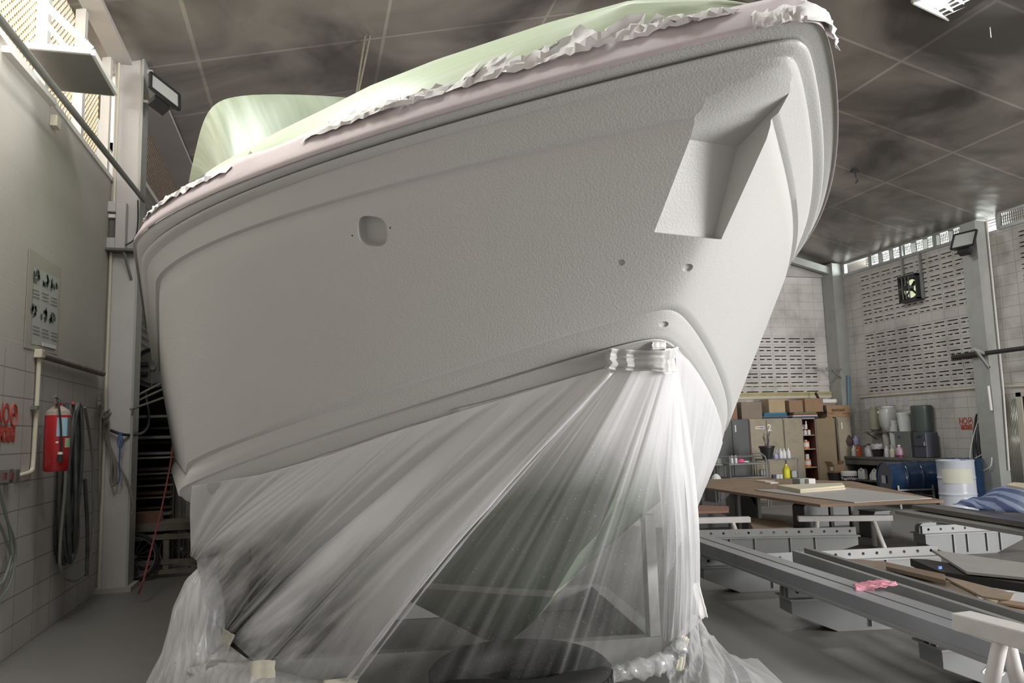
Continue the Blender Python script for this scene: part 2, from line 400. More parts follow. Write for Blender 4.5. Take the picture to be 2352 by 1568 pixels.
# ------------------------------------------------------------------ the boat
TH, BX, BY = 0.16813, 1.66705, 2.0549
def bw(s, w, z): return Vector((BX-math.sin(TH)*s+math.cos(TH)*w, BY+math.cos(TH)*s+math.sin(TH)*w, z))
CUR = dict(c1=(0.0508, 2.1506, 2.8904, 1.5698, 1.0735, 2.919, -0.1593, 0.0236), c2=(0.1226, 2.0946, 2.8426, 1.73, 0.992, 2.8995, -0.1653, 0.0198),
           c3=(0.1534, 2.0938, 2.8309, 1.6735, 0.9966, 2.8475, -0.1275, 0.0034), c4=(0.265, 2.0457, 2.6572, 1.7481, 0.9, 2.7387, -0.1432, 0.0093),
           c5=(0.9106, 1.8593, 2.1946, 1.3982, 1.0116, 2.0691, -0.3746, 0.0299), c6=(1.0251, 1.8944, 2.1278, 1.2568, 1.0665, 1.9541, -0.3539, 0.0121))
RND = dict(c1=.03, c2=.035, c3=.04, c4=.045, c5=.08, c6=.07)
NT = 120; TT = np.linspace(0, 1, NT)**1.9*7.2
def curve(k):
    s0, Wd, Lb, p, q, z0, a, b = CUR[k]; r = RND[k]
    sp = TT; x = np.clip(1-sp/Lb, 0, 1); w = Wd*np.maximum(1-x**p, 0)**(1/q)
    s = s0+np.sqrt(r*r+sp*sp)-r*.75
    S1 = 3.2-s0
    se = np.sqrt(r*r+sp*sp)-r*.75
    z = z0+a*np.minimum(se, S1)+b*np.minimum(se, S1)**2
    sl = a+2*b*S1
    ta = .9 if k in ('c1', 'c2', 'c3', 'c4') else .08
    z = z+np.where(sp > S1, sl*ta*(1-np.exp(-(sp-S1)/ta)), 0)
    return s, w, z
CV = {k: curve(k) for k in CUR}
ks = [1.03, 1.17, 1.42, 1.62, 1.82, 2.18, 2.37, 2.79, 3.2, 4., 9.]; kz = [1.94, 1.62, 1.27, 1.04, .92, .61, .47, .24, .18, .15, .15]
_ke = 1.03+(np.sqrt(.04+TT*TT)-.15)*.98
CV['keel'] = (_ke, TT*0, np.interp(_ke, ks, kz))
def normal2(k):
    s, w, z = CV[k]; ds = np.gradient(s); dw = np.gradient(w); l = np.hypot(ds, dw)+1e-9
    return -dw/l, ds/l
def band(ka, kb, vs, off=lambda v: 0, mt=0, conc=0):
    A = CV[ka]; B = CV[kb]; na = normal2(ka); nb = normal2(kb if kb != 'keel' else ka); out = []
    for v in vs:
        o = off(v)
        s = A[0]*(1-v)+B[0]*v; w = A[1]*(1-v)+B[1]*v; z = A[2]*(1-v)+B[2]*v
        if conc: w = w*(1-conc*math.sin(math.pi*v)*np.minimum(TT/2.0, 1)*np.exp(-TT/5.))
        ns = na[0]*(1-v)+nb[0]*v; nw = na[1]*(1-v)+nb[1]*v
        out.append((s+ns*o, w+nw*o*np.minimum(1, w/.04), z, mt))
    return out
lin = lambda n, a=0., b=1.: list(np.linspace(a, b, n))
rows = []
c1s, c1w, c1z = CV['c1']
_k = np.minimum(TT/.25, 1)
rows.append((c1s+.02+.10*_k, c1w*(1-.10*_k), c1z+.035, 2)); rows.append((c1s+.01+.04*_k, c1w*(1-.04*_k), c1z+.03, 2))
rows += band('c1', 'c2', lin(10, 0, .93), lambda v: .017*math.sin(math.pi*min(1, v*1.02))**.8, 2)
rows += band('c1', 'c2', [.985], lambda v: -.045, 0)
rows += band('c2', 'c3', lin(9, .08, .96), lambda v: .036*math.sin(math.pi*v)-.006, 0)
rows += band('c3', 'c4', [.0, .06, .2, .4, .6, .8, .9, .95], lambda v: -.004 if v < .01 else 0, 0)
rows += band('c4', 'c5', [0.0, .012], lambda v: -.022, 0)
rows += band('c4', 'c5', lin(40, .03, .985), lambda v: -.020*max(0, 1-v/.10), 0)
rows += band('c5', 'c6', [0.0], lambda v: -.019, 0)
rows += band('c5', 'c6', lin(10, .06, .95), lambda v: -.017*max(0, 1-v/.6), 0)
rows += band('c6', 'keel', [0.0], lambda v: -.018, 0)
rows += band('c6', 'keel', [.02, .04, .07, .12, .17, .22], lambda v: -.05*math.sin(math.pi*v)*(v > .08), 0)
rows += band('c6', 'keel', lin(20, .26, 1.0), lambda v: -.05*math.sin(math.pi*v), 1)
nr = len(rows)
bm = bmesh.new(); ring = []
for t in range(NT):
    right = [bm.verts.new((r[0][t], r[1][t], r[2][t])) for r in rows]
    left = [bm.verts.new((r[0][t], -r[1][t], r[2][t])) for r in rows]
    cen = bm.verts.new((rows[0][0][t], 0, rows[0][2][t]+.02))
    ring.append([cen]+right+left[::-1])
K = len(ring[0])
def rmat(i):
    i = i % K
    if i == 0 or i == K-1: return 0
    if i <= nr-1: return rows[i][3]          # face between row i-1 and i
    j = K-1-i
    return rows[max(j, 0)][3] if i != nr else 1
for t in range(NT-1):
    for i in range(K):
        a, b = ring[t][i], ring[t][(i+1) % K]; c, d = ring[t+1][(i+1) % K], ring[t+1][i]
        f = bm.faces.new((a, b, c, d)); f.material_index = rmat(i) if (rmat(i) != 1 or TT[t] > .42) else 0
bm.faces.new(ring[-1])
bmesh.ops.remove_doubles(bm, verts=bm.verts, dist=.00004)
bmesh.ops.dissolve_degenerate(bm, edges=bm.edges, dist=1e-5)
bmesh.ops.recalc_face_normals(bm, faces=bm.faces)
hm = bpy.data.meshes.new('hull_raw'); bm.to_mesh(hm); bm.free()
def boatmat():
    R = Matrix(((-math.sin(TH), math.cos(TH), 0, BX), (math.cos(TH), math.sin(TH), 0, BY), (0, 0, 1, 0), (0, 0, 0, 1)))
    return R
hm.transform(boatmat())
bm = bmesh.new(); bm.from_mesh(hm); bmesh.ops.recalc_face_normals(bm, faces=bm.faces); bm.to_mesh(hm)
from mathutils.bvhtree import BVHTree
HB = BVHTree.FromBMesh(bm); bm.free()
def hit(px, py):
    v = Vector(ray(px, py)).normalized(); r = HB.ray_cast(Vector(CAMP), v)
    n = r[1]
    if n is not None and n.dot(v) > 0: n = -n
    return r[0], n, (r[0]-Vector(CAMP)).length if r[0] else None
# cutters: anchor pocket on the stem, porthole, small recesses
cut = MB()
prof = [(.10, 2.86), (.27, 2.79), (.585, 2.68), (.76, 2.345), (.60, 2.285), (.2, 2.25)]
cut.prism([bw(s, -.195, z) for s, z in prof], bw(0, .115, 0)-bw(0, -.195, 0))
def recess(px, py, rpx, depth, sides=24, sq=2.0, ry=1.0, rot=0):
    p, n, dist = hit(px, py); r = rpx*dist/F
    up = Vector((0, 0, 1)); x = up.cross(n).normalized(); y = n.cross(x)
    ring_ = []
    for k in range(sides):
        a = 2*math.pi*k/sides; c_, s_ = math.cos(a), math.sin(a)
        rr = (abs(c_)**sq+abs(s_)**sq)**(-1/sq)
        u, v = rr*c_*r, rr*s_*r*ry; u, v = u*math.cos(rot)-v*math.sin(rot), u*math.sin(rot)+v*math.cos(rot)
        ring_.append((u, v))
    a = [p+x*u+y*v-n*depth for u, v in [(u*.86, v*.86) for u, v in ring_]]
    m_ = [p+x*u+y*v-n*depth*.7 for u, v in ring_]
    b = [p+x*u+y*v+n*.05 for u, v in ring_]
    S = sides
    cut.add(a+m_+b, [tuple(range(S))[::-1], tuple(range(2*S, 3*S))]+[(i, (i+1) % S, S+(i+1) % S, S+i) for i in range(S)]+[(S+i, S+(i+1) % S, 2*S+(i+1) % S, 2*S+i) for i in range(S)])
recess(855, 531, 36, .055, 32, 3.0, .95, -.2)
recess(1772, 186, 15, .014); recess(1428, 603, 8, .010); recess(1580, 615, 13, .012, ry=.8); recess(1525, 745, 13, .012, ry=.6)
recess(809, 541, 2.5, .01, 8); recess(896, 523, 2.5, .01, 8)
cm = bpy.data.meshes.new('cut'); cm.from_pydata([tuple(v) for v in cut.v], [], cut.f)
bm = bmesh.new(); bm.from_mesh(cm); bmesh.ops.recalc_face_normals(bm, faces=bm.faces); bm.to_mesh(cm); bm.free()
ho = bpy.data.objects.new('h', hm); co = bpy.data.objects.new('c', cm); COL.objects.link(ho); COL.objects.link(co)
bo = ho.modifiers.new('b', 'BOOLEAN'); bo.operation = 'DIFFERENCE'; bo.object = co; bo.solver = 'EXACT'; bo.use_self = False
dg = bpy.context.evaluated_depsgraph_get(); res = bpy.data.meshes.new_from_object(ho.evaluated_get(dg))
bpy.data.objects.remove(ho); bpy.data.objects.remove(co)
M_hull = mat('grey_white_primer', (.50, .50, .485), .42, var=.03, vs=.7, bump=.2, bs=110, spec=.35)
def bottom_mat():
    m = mat('green_bottom_paint', (.16, .205, .14), .5, var=.12, vs=2); nt = m.node_tree; b = nt.nodes['Principled BSDF']
    g = N(nt, 'ShaderNodeNewGeometry'); sp = N(nt, 'ShaderNodeSeparateXYZ'); L(nt, g.outputs['Position'], sp.inputs[0])
    a = N(nt, 'ShaderNodeMath', operation='COMPARE'); a.inputs[1].default_value = .66; a.inputs[2].default_value = .022; L(nt, sp.outputs['Z'], a.inputs[0])
    src = b.inputs['Base Color'].links[0].from_socket
    mx = N(nt, 'ShaderNodeMix', data_type='RGBA'); L(nt, a.outputs[0], mx.inputs[0]); L(nt, src, mx.inputs[6]); mx.inputs[7].default_value = (.42, .43, .33, 1)
    L(nt, mx.outputs[2], b.inputs['Base Color']); return m
M_bot = bottom_mat()
boat = thing('boat', 'large motor boat with grey-white primer hull, bow towards the viewer, wrapped in masking film', 'boat', bw(3, 0, 0), TH)
def part_of(res, idx, name, m):
    bm = bmesh.new(); bm.from_mesh(res)
    bmesh.ops.delete(bm, geom=[f for f in bm.faces if f.material_index != idx], context='FACES')
    me = bpy.data.meshes.new(name); bm.to_mesh(me); bm.free(); me.materials.clear(); me.materials.append(m)
    me.polygons.foreach_set('material_index', [0]*len(me.polygons))
    me.transform(Matrix.LocRotScale(boat.location, boat.rotation_euler, None).inverted())
    me.shade_smooth(); me.set_sharp_from_angle(angle=math.radians(38))
    o = bpy.data.objects.new(name, me); COL.objects.link(o); o.parent = boat; return o
part_of(res, 0, 'hull', M_hull); part_of(res, 1, 'hull_bottom', M_bot); part_of(res, 2, 'rub_rail', M_hull)
# ------------------------------------------------------------------ plastic film
def film(name, col, rough=.35, seed=0., su=26., sv=1.6, amp=.42, trans=.35, specks=False, dark=None):
    m = bpy.data.materials.new(name); m.use_nodes = True; nt = m.node_tree; nt.nodes.clear()
    out = N(nt, 'ShaderNodeOutputMaterial'); at = N(nt, 'ShaderNodeAttribute', attribute_name='spray')
    uv = N(nt, 'ShaderNodeUVMap'); mp = N(nt, 'ShaderNodeMapping'); mp.inputs['Scale'].default_value = (su, sv, 1); mp.inputs['Location'].default_value = (seed, seed*.7, 0)
    L(nt, uv.outputs[0], mp.inputs[0])
    n = N(nt, 'ShaderNodeTexNoise'); n.inputs['Scale'].default_value = 1; n.inputs['Detail'].default_value = 4; n.inputs['Roughness'].default_value = .6; n.inputs['Distortion'].default_value = .25
    L(nt, mp.outputs[0], n.inputs['Vector'])
    r = N(nt, 'ShaderNodeMapRange'); r.inputs[1].default_value = .34; r.inputs[2].default_value = .68; r.inputs[3].default_value = -amp*.5; r.inputs[4].default_value = amp
    L(nt, n.outputs['Fac'], r.inputs[0])
    # streaks fade out where the overspray is dense
    iv = N(nt, 'ShaderNodeMath', operation='SUBTRACT'); iv.inputs[0].default_value = 1.15; L(nt, at.outputs['Fac'], iv.inputs[1])
    ml = N(nt, 'ShaderNodeMath', operation='MULTIPLY'); L(nt, r.outputs[0], ml.inputs[0]); L(nt, iv.outputs[0], ml.inputs[1])
    ad = N(nt, 'ShaderNodeMath', operation='ADD'); L(nt, at.outputs['Fac'], ad.inputs[0]); L(nt, ml.outputs[0], ad.inputs[1]); cur = ad.outputs[0]
    if specks:
        g = N(nt, 'ShaderNodeNewGeometry'); n3 = N(nt, 'ShaderNodeTexNoise'); n3.inputs['Scale'].default_value = 120; n3.inputs['Detail'].default_value = 1; L(nt, g.outputs['Position'], n3.inputs['Vector'])
        c = N(nt, 'ShaderNodeMapRange'); c.inputs[1].default_value = .72; c.inputs[2].default_value = .78; c.inputs[3].default_value = 0; c.inputs[4].default_value = .5; L(nt, n3.outputs['Fac'], c.inputs[0])
        a2 = N(nt, 'ShaderNodeMath', operation='ADD'); L(nt, cur, a2.inputs[0]); L(nt, c.outputs[0], a2.inputs[1]); cur = a2.outputs[0]
    cl = N(nt, 'ShaderNodeClamp'); cl.inputs[1].default_value = .04; cl.inputs[2].default_value = 1; L(nt, cur, cl.inputs[0])
    tr = N(nt, 'ShaderNodeBsdfTransparent'); tr.inputs[0].default_value = (.90, .91, .91, 1)
    p = N(nt, 'ShaderNodeBsdfPrincipled'); p.inputs['Base Color'].default_value = (*col, 1); p.inputs['Roughness'].default_value = rough; p.inputs['Specular IOR Level'].default_value = .6
    if dark:
        r2 = N(nt, 'ShaderNodeMapRange'); r2.inputs[1].default_value = .4; r2.inputs[2].default_value = .6; L(nt, n.outputs['Fac'], r2.inputs[0])
        mx = N(nt, 'ShaderNodeMix', data_type='RGBA'); L(nt, r2.outputs[0], mx.inputs[0]); mx.inputs[6].default_value = (*dark, 1); mx.inputs[7].default_value = (*col, 1)
        L(nt, mx.outputs[2], p.inputs['Base Color'])
    tl = N(nt, 'ShaderNodeBsdfTranslucent'); tl.inputs[0].default_value = (*col, 1)
    s1 = N(nt, 'ShaderNodeMixShader'); s1.inputs[0].default_value = trans; L(nt, p.outputs[0], s1.inputs[1]); L(nt, tl.outputs[0], s1.inputs[2])
    gl = N(nt, 'ShaderNodeBsdfGlossy'); gl.inputs['Roughness'].default_value = .12
    s0 = N(nt, 'ShaderNodeMixShader'); s0.inputs[0].default_value = .05; L(nt, tr.outputs[0], s0.inputs[1]); L(nt, gl.outputs[0], s0.inputs[2])
    s2 = N(nt, 'ShaderNodeMixShader'); L(nt, cl.outputs[0], s2.inputs[0]); L(nt, s0.outputs[0], s2.inputs[1]); L(nt, s1.outputs[0], s2.inputs[2])
    L(nt, s2.outputs[0], out.inputs[0]); return m
M_film = film('clear_masking_film', (.88, .88, .90), seed=3., amp=.7, su=20.)
M_filmc = film('clear_front_film', (.90, .90, .92), seed=9., su=14, sv=.9, amp=.10, specks=True, rough=.2)
M_skirt = film('thin_skirt_film', (.86, .86, .88), seed=21., su=26, sv=4, amp=.5)
M_green = film('green_tinted_film', (.80, .87, .73), seed=5., su=30, sv=2, amp=.1, trans=.25, dark=(.70, .83, .58))
M_canopy = film('canopy_film', (.27, .31, .245), seed=5., su=60, sv=1.2, amp=.1, trans=.15, dark=(.19, .23, .16))
M_mask = mat('pinkish_masking_paper', (.58, .51, .53), .6, var=.06, vs=5, bump=.25, bs=14)
M_tape = mat('beige_masking_tape', (.62, .60, .50), .7, var=.06, vs=20)
M_tapeg = mat('sprayed_tape', (.45, .45, .44), .6, bump=.4, bs=18)
M_paper = mat('white_crumpled_paper', (.72, .71, .70), .6)
def hash2(i, j=0): x = math.sin(i*127.1+j*311.7)*43758.5453; return x-math.floor(x)
def nz(x, seed=0):
    i = math.floor(x); f = x-i; f = f*f*(3-2*f)
    return hash2(i, seed)*(1-f)+hash2(i+1, seed)*f
def set_spray(ob, vals):
    a = ob.data.attributes.new('spray', 'FLOAT', 'POINT'); a.data.foreach_set('value', vals)
def sheet(name, m, top, bot, nu, nv, bulge=(0, 0, 0), fold=.012, freq=30, spray=lambda u, v: .5, seed=1, vpow=1., normal=None, noise=0., pinch=None):
    """top/bot: list of (u, point). A pulled sheet between two edges with folds running along the pull."""
    def interp(lst, u):
        us = [q[0] for q in lst]; return Vector([np.interp(u, us, [q[1][k] for q in lst]) for k in range(3)])
    mb = MB(); P = []; uv = []; sp = []
    nrm = Vector(normal).normalized() if normal is not None else None
    for i in range(nu+1):
        u = i/nu; a = interp(top, u); b = interp(bot, u); row = []
        for j in range(nv+1):
            v = (j/nv)**vpow; p = a.lerp(b, v)+Vector(bulge(u) if callable(bulge) else bulge)*math.sin(math.pi*v)
            env = math.sin(math.pi*min(max(v, 0), 1))**.5
            d = (nz(u*freq+v*1.2, seed)-.5)*2+.35*(nz(u*freq*2.7+v*.7, seed+5)-.5)*2+.12*(nz(u*freq*6.3, seed+9)-.5)*2
            loc = .55+.9*nz(u*5+v*3, seed+3)
            p = p+(nrm or Vector((0, -1, 0)))*(fold*d*env*loc)
            if noise: p = p+Vector((nz(u*17+v*9, 1+seed)-.5, nz(u*13+v*15, 2+seed)-.5, nz(u*19+v*11, 3+seed)-.5))*noise*env
            row.append(p); uv.append((u, v)); sp.append(max(0., min(1., spray(u, v))))
        P.append(row)
    mb.grid(P); mb.uv = uv
    o = mb.build(name, m, smooth=True, angle=0, recalc=False); set_spray(o, sp); return o
def off_hull(px, py, d=.012):
    p, n, _ = hit(px, py)
    return p+n*d
FR = Vector((2.22, 4.79, 0)); FL = Vector((-.99, .14, 0)); FG = Vector((.14, .99, 0))
def fr(l, g, z): return FR+FL*l+FG*g+Vector((0, 0, z))
# --- the big sheet on the left side
tA = [(0, off_hull(446, 1112)), (.14, off_hull(600, 1086)), (.3, off_hull(760, 1040)), (.45, off_hull(900, 990)), (.6, off_hull(1040, 946)), (.74, off_hull(1180, 905)), (.87, off_hull(1300, 868)), (1, off_hull(1402, 838))]
cornerL = atZ(436, 1275, .79); b1 = atZ(462, 1400, .45); k1 = atZ(520, 1468, .24); k2 = atZ(607, 1536, .21); b4 = atZ(700, 1556, .18); b5 = atZ(792, 1572, .15)
bA = [(0, cornerL), (.30, cornerL+V(.05, -.05, -.03)), (.42, b1), (.48, k1+V(-.02, 0, .06)), (.72, k1+V(.02, 0, 0)), (.77, k2+V(-.03, 0, .02)), (.90, k2+V(.03, 0, 0)), (.95, b4), (1, b5)]
def sprA(u, v):
    e = np.interp(u, [0, .27, .36, .48, .6, .85, 1], [.90, .86, .42, .42, .50, .58, .80])+.16*(nz(u*11, 14)-.5)
    d = 1-np.interp(v, [0, max(.05, e-.14), e+.16, 1.1], [0, .02, .78, .90])
    return d + .10*(nz(u*14, 4)-.5) + .28*max(0, (u-.93)/.07)
sA = sheet('masking_film', M_film, tA, bA, 260, 70, bulge=lambda u: (.0-.10*min(1, u*2.5), -.04-.10*min(1, u*3), -.02), fold=.022, freq=20, spray=sprA, normal=(-.5, -.8, .1))
tag(sA, 'white-dusted plastic film pulled in diagonal folds from the hull side to the cradle', 'plastic sheet')
# --- the clear front triangle
tB = [(0, off_hull(1396, 842, .02)), (.35, off_hull(1450, 830, .06)), (.7, off_hull(1500, 830, .09)), (1, off_hull(1535, 840, .06))]
bB = [(0, b5), (.2, atZ(930, 1600, .15)), (.45, atZ(1130, 1610, .12)), (.7, atZ(1340, 1580, .14)), (.85, atZ(1480, 1520, .22)), (1, atZ(1560, 1475, .28))]
def sprB(u, v):
    e = np.interp(u, [0, .15, .5, .8, 1], [.45, .34, .32, .42, .6])
    return np.interp(v, [0, e*.5, e, 1], [1.0, .85, .17, .06]) + .6*max(0, 1-u/.035)*(.6+.4*nz(v*20, 3)) + .22*math.exp(-((u-.62)/.006)**2)+.16*math.exp(-((u-.66)/.005)**2)+.15*math.exp(-((u-.33)/.01)**2)
sB = sheet('front_film', M_filmc, tB, bB, 200, 80, bulge=lambda u: (-.12+.08*u, -.15, 0), fold=.014, freq=12, spray=sprB, seed=6)
tag(sB, 'clear plastic film hanging from the stem over the green forefoot and tyre', 'plastic sheet')
fl0, fl1 = off_hull(1399, 842, .05), b5+V(0, -.03, .02)
mid = fl0.lerp(fl1, .5)+V(-.11, -.19, 0)
for k, (dx, r_, sp_) in enumerate(((0, .011, .95), (.035, .006, .7))):
    mb = MB(); path = spline([fl0+V(dx*.3, 0, 0), mid+V(dx, 0, 0), fl1+V(dx*1.6, 0, 0)], 20); mb.tube(path, [r_*(.5+.8*nz(i*.4, 3+k)) for i in range(len(path))], 8); mb.uv = [(i*.003, i*.001) for i in range(len(mb.v))]
    o = mb.build('gathered_fold', M_film, sA, world=True, smooth=True, angle=0); set_spray(o, [sp_]*len(mb.v))
# --- dense vertical band below the stem
tC = [(0, off_hull(1475, 836, .06)), (1, off_hull(1545, 830, .03))]
bC = [(0, atZ(1512, 1462, .25)+V(-.02, -.10, 0)), (.5, atZ(1545, 1462, .25)+V(0, -.1, 0)), (1, atZ(1598, 1425, .30)+V(0, -.05, 0))]
sC = sheet('hanging_film', M_film, tC, bC, 70, 80, bulge=V(.03, -.05, 0), fold=.028, freq=9, seed=11,
           spray=lambda u, v: np.interp(v, [0, .4, .6, 1], [1, .95, .62, .42])+.25*nz(u*9, 3)*(u > .2)-.15*(u < .15))
tag(sC, 'narrow white bundle of film hanging straight down from the stem tape', 'plastic sheet')
# --- starboard sheet
def c6p(s, dz=0, dw=.015):
    A = CV['c6']; i = min(range(NT), key=lambda k: abs(A[0][k]-s)); return bw(A[0][i], A[1][i]+dw, A[2][i]+dz)
tD = [(0, c6p(1.08, -.03)), (.12, c6p(1.2, -.02)), (.25, c6p(1.35, -.02)), (.4, c6p(1.55, -.02)), (.55, c6p(1.8, -.02)), (.7, c6p(2.1, -.02)), (.82, c6p(2.5, -.02)), (1, c6p(3.4, -.02))]
pD = Vector((2.10, 4.55, 0))
bD = [(0, atY(1530, 1330, 4.6)), (.3, atY(1545, 1300, 4.7)), (.5, atY(1556, 1262, 4.9)), (.68, atY(1564, 1235, 5.2)), (.82, atY(1568, 1215, 5.7)), (1, Vector((2.5, 6.6, .72)))]
sD = sheet('side_film', M_film, tD, bD, 120, 60, bulge=V(.0, .0, -.05), fold=.018, freq=20, seed=15, normal=(.8, -.5, 0),
           spray=lambda u, v: np.interp(v, [0, .35, .6, 1], [1, .92, .7, .55]))
tag(sD, 'pleated white film gathered under the right-hand side of the hull', 'plastic sheet')
# --- skirt over the cradle at lower left, and the lump beside it
tE = [(0, atZ(455, 1440, .34)), (.2, k1+V(-.02, -.02, 0)), (.45, k2+V(-.03, -.03, .02)), (.6, k2+V(.03, -.03, 0)), (1, b5+V(.02, -.03, 0))]
bE = [(0, atZ(400, 1575, .02)), (.3, atZ(500, 1640, .02)), (.6, atZ(640, 1680, .02)), (1, atZ(850, 1700, .02))]
sE = sheet('skirt_film', M_skirt, tE, bE, 110, 40, bulge=V(-.05, -.08, 0), fold=.02, freq=10, seed=19, noise=.05,
           spray=lambda u, v: .48+.3*nz(u*6+v*5, 8)-.1*v)
tag(sE, 'crumpled film skirt taped over the front beam of the cradle', 'plastic sheet')
P = []; uvs = []; sp = []
cL = atZ(440, 1470, .25); cL.z = 0
for i in range(41):
    row = []; a = math.radians(150+220*i/40)
    for j in range(31):
        v = j/30; z = .70*(1-v); rr = np.interp(v, [0, .12, .35, .7, 1], [.02, .10, .15, .17, .24])*(1+.22*(nz(i*.35+v*4, 31)-.5)+.08*(nz(i*1.1+v*2, 35)-.5))
        row.append(cL+Vector((math.cos(a)*rr*1.0+.06*(1-v), math.sin(a)*rr*1.15-.10*v, z+.03*nz(i*.4, 2)))); uvs.append((i/40, v)); sp.append(.62+.25*nz(i*.3+v*5, 77)-.25*v)
    P.append(row)
mb = MB(); mb.grid(P); mb.uv = uvs; o = mb.build('draped_film', M_skirt, smooth=True, angle=0, recalc=False); set_spray(o, sp)
tag(o, 'white film bulging out over a cradle arm at the far left of the wrapping', 'plastic sheet')
# --- trailing film on the floor at lower right
tF = [(0, atZ(1548, 1478, .2)), (.5, atZ(1590, 1410, .32)), (1, atZ(1612, 1420, .28))]
bF = [(0, atZ(1560, 1640, .015)), (.3, atZ(1640, 1610, .015)), (.6, atZ(1740, 1590, .02)), (.8, atZ(1800, 1570, .02)), (1, atZ(1740, 1512, .03))]
sF = sheet('trailing_film', M_skirt, tF, bF, 80, 50, bulge=V(-.02, .05, -.08), fold=.035, freq=9, seed=23, noise=.05,
           spray=lambda u, v: np.interp(u, [0, .25, .5, 1], [.15, .12, .6, .8])+.25*nz(u*8+v*3, 12)+.15*v)
tag(sF, 'loose film trailing from the cradle corner onto the floor at the right', 'plastic sheet')
# crumpled roll of clear film at the bottom
pts = [atZ(1340, 1566, .16), atZ(1420, 1545, .19), atZ(1500, 1530, .2), atZ(1545, 1500, .24), atZ(1565, 1480, .30)]
mb = MB(); mb.tube(spline(pts, 10), [.035+.02*nz(i*.9, 40) for i in range(41)], 14)
mb.v = [tuple(Vector(v)+Vector((nz(i*.77, 1)-.5, nz(i*.91, 2)-.5, nz(i*.63, 3)-.5))*.03) for i, v in enumerate(mb.v)]
mb.uv = [(i*.01, (i % 14)/14) for i in range(len(mb.v))]
o = mb.build('film_roll', M_filmc, smooth=True, angle=0); set_spray(o, [.25+.4*nz(i*.5, 6) for i in range(len(mb.v))])
tag(o, 'twisted shiny roll of clear film along the bottom in front of the tyre', 'plastic sheet')
# tape pieces
def crumple(name, m, c, R, w, h, label, amp=.012, nx=8, ny=8, seed=1, cat='masking tape', group=None):
    P = []
    for i in range(nx+1):
        row = []
        for j in range(ny+1):
            u, v = i/nx-.5, j/ny-.5
            row.append(c+R@Vector((u*w*(1+.2*nz(v*5, seed)), 0, v*h*(1+.2*nz(u*5, seed+1))))+R@Vector((0, -1, 0))*(.004+amp*(nz(u*7+3, seed+2)+nz(v*8+4, seed+3))))
        P.append(row)
    mb = MB(); mb.grid(P); o = mb.build(name, m, smooth=True, solid=.0015, recalc=False)
    return tag(o, label, cat, group)
I3 = Matrix.Identity(3)
def rot(ax, deg): return Matrix.Rotation(math.radians(deg), 3, ax)
crumple('masking_tape', M_tape, atZ(520, 1466, .25)+V(0, -.06, 0), rot('Z', -25)@rot('Y', 25), .09, .13, 'beige tape pad holding the fan of film folds on the left cradle post', seed=2)
crumple('masking_tape', M_tape, atZ(606, 1535, .22)+V(0, -.06, 0), rot('Z', -10), .13, .12, 'square beige tape patch on the front cradle beam', seed=5)
crumple('masking_tape', M_tape, atZ(782, 1562, .17)+V(0, -.06, 0), I3, .17, .06, 'beige tape strip where the bold fold reaches the bottom edge', seed=7)
crumple('masking_tape', M_tape, atZ(1346, 1560, .2)+V(0, -.05, 0), rot('Y', -8), .20, .06, 'long beige tape strip at the bottom in front of the tyre', seed=9)
crumple('masking_tape', M_tape, atZ(1550, 1490, .2)+V(0, -.08, 0), rot('Y', 14), .05, .18, 'upright beige tape strip at the lower end of the hanging film', seed=12)
crumple('masking_tape', M_paper, atZ(1590, 1372, .45)+V(0, -.08, 0), rot('Y', -12), .05, .20, 'pale torn tape strip on the right edge of the hanging film', seed=14)
# sprayed-over tape bunch at the stem and strip along the left waterline
pT, nT, _ = hit(1450, 822); yaw = math.atan2(nT.x, -nT.y)
crumple('masking_tape', M_tapeg, pT+nT*.03, Matrix.Rotation(yaw, 3, 'Z')@rot('Y', 4), .25, .085, 'grey sprayed tape flap across the stem, top left of the bunch', amp=.04, seed=22, nx=14, ny=10)
pT2, nT2, _ = hit(1512, 818)
crumple('masking_tape', M_paper, pT2+nT2*.035, Matrix.Rotation(yaw+.9, 3, 'Z')@rot('Y', -10), .13, .10, 'white crumpled tape bow at the top of the hanging film', amp=.035, seed=25, nx=10, ny=10)
pT3, nT3, _ = hit(1508, 790)
crumple('masking_tape', M_paper, pT3+nT3*.008, Matrix.Rotation(yaw+.3, 3, 'Z'), .07, .035, 'small crumpled white scrap on the stem above the tape bunch', amp=.012, seed=28)
def strip(name, m, pts, w, label, lift=.006, dirn=V(0, 0, -1)):
    a = []; 
    P = []
    for i, (x, y) in enumerate(pts):
        p, n, _ = hit(x, y); dn = (dirn-n*dirn.dot(n)).normalized()
        P.append([p+n*lift, p+n*(lift+.002)+dn*w*.5, p+n*(lift+.006*(1+nz(i*.8, 3)))+dn*w])
    o = MB().grid(P).build(name, m, smooth=True, solid=.0012, recalc=False); return tag(o, label, 'masking tape')
strip('masking_tape', M_tapeg, [(1040+i*20, 938-(i*20)*.27+3*nz(i*.7)) for i in range(19)], .055, 'grey sprayed tape strip along the hull edge left of the stem bunch')
strip('masking_tape', M_tapeg, [(560+i*22, 1103-(i*22)*.335+4*nz(i*.7, 9)) for i in range(20)], .035, 'thin sprayed tape line along the left half of the hull edge', lift=.004)
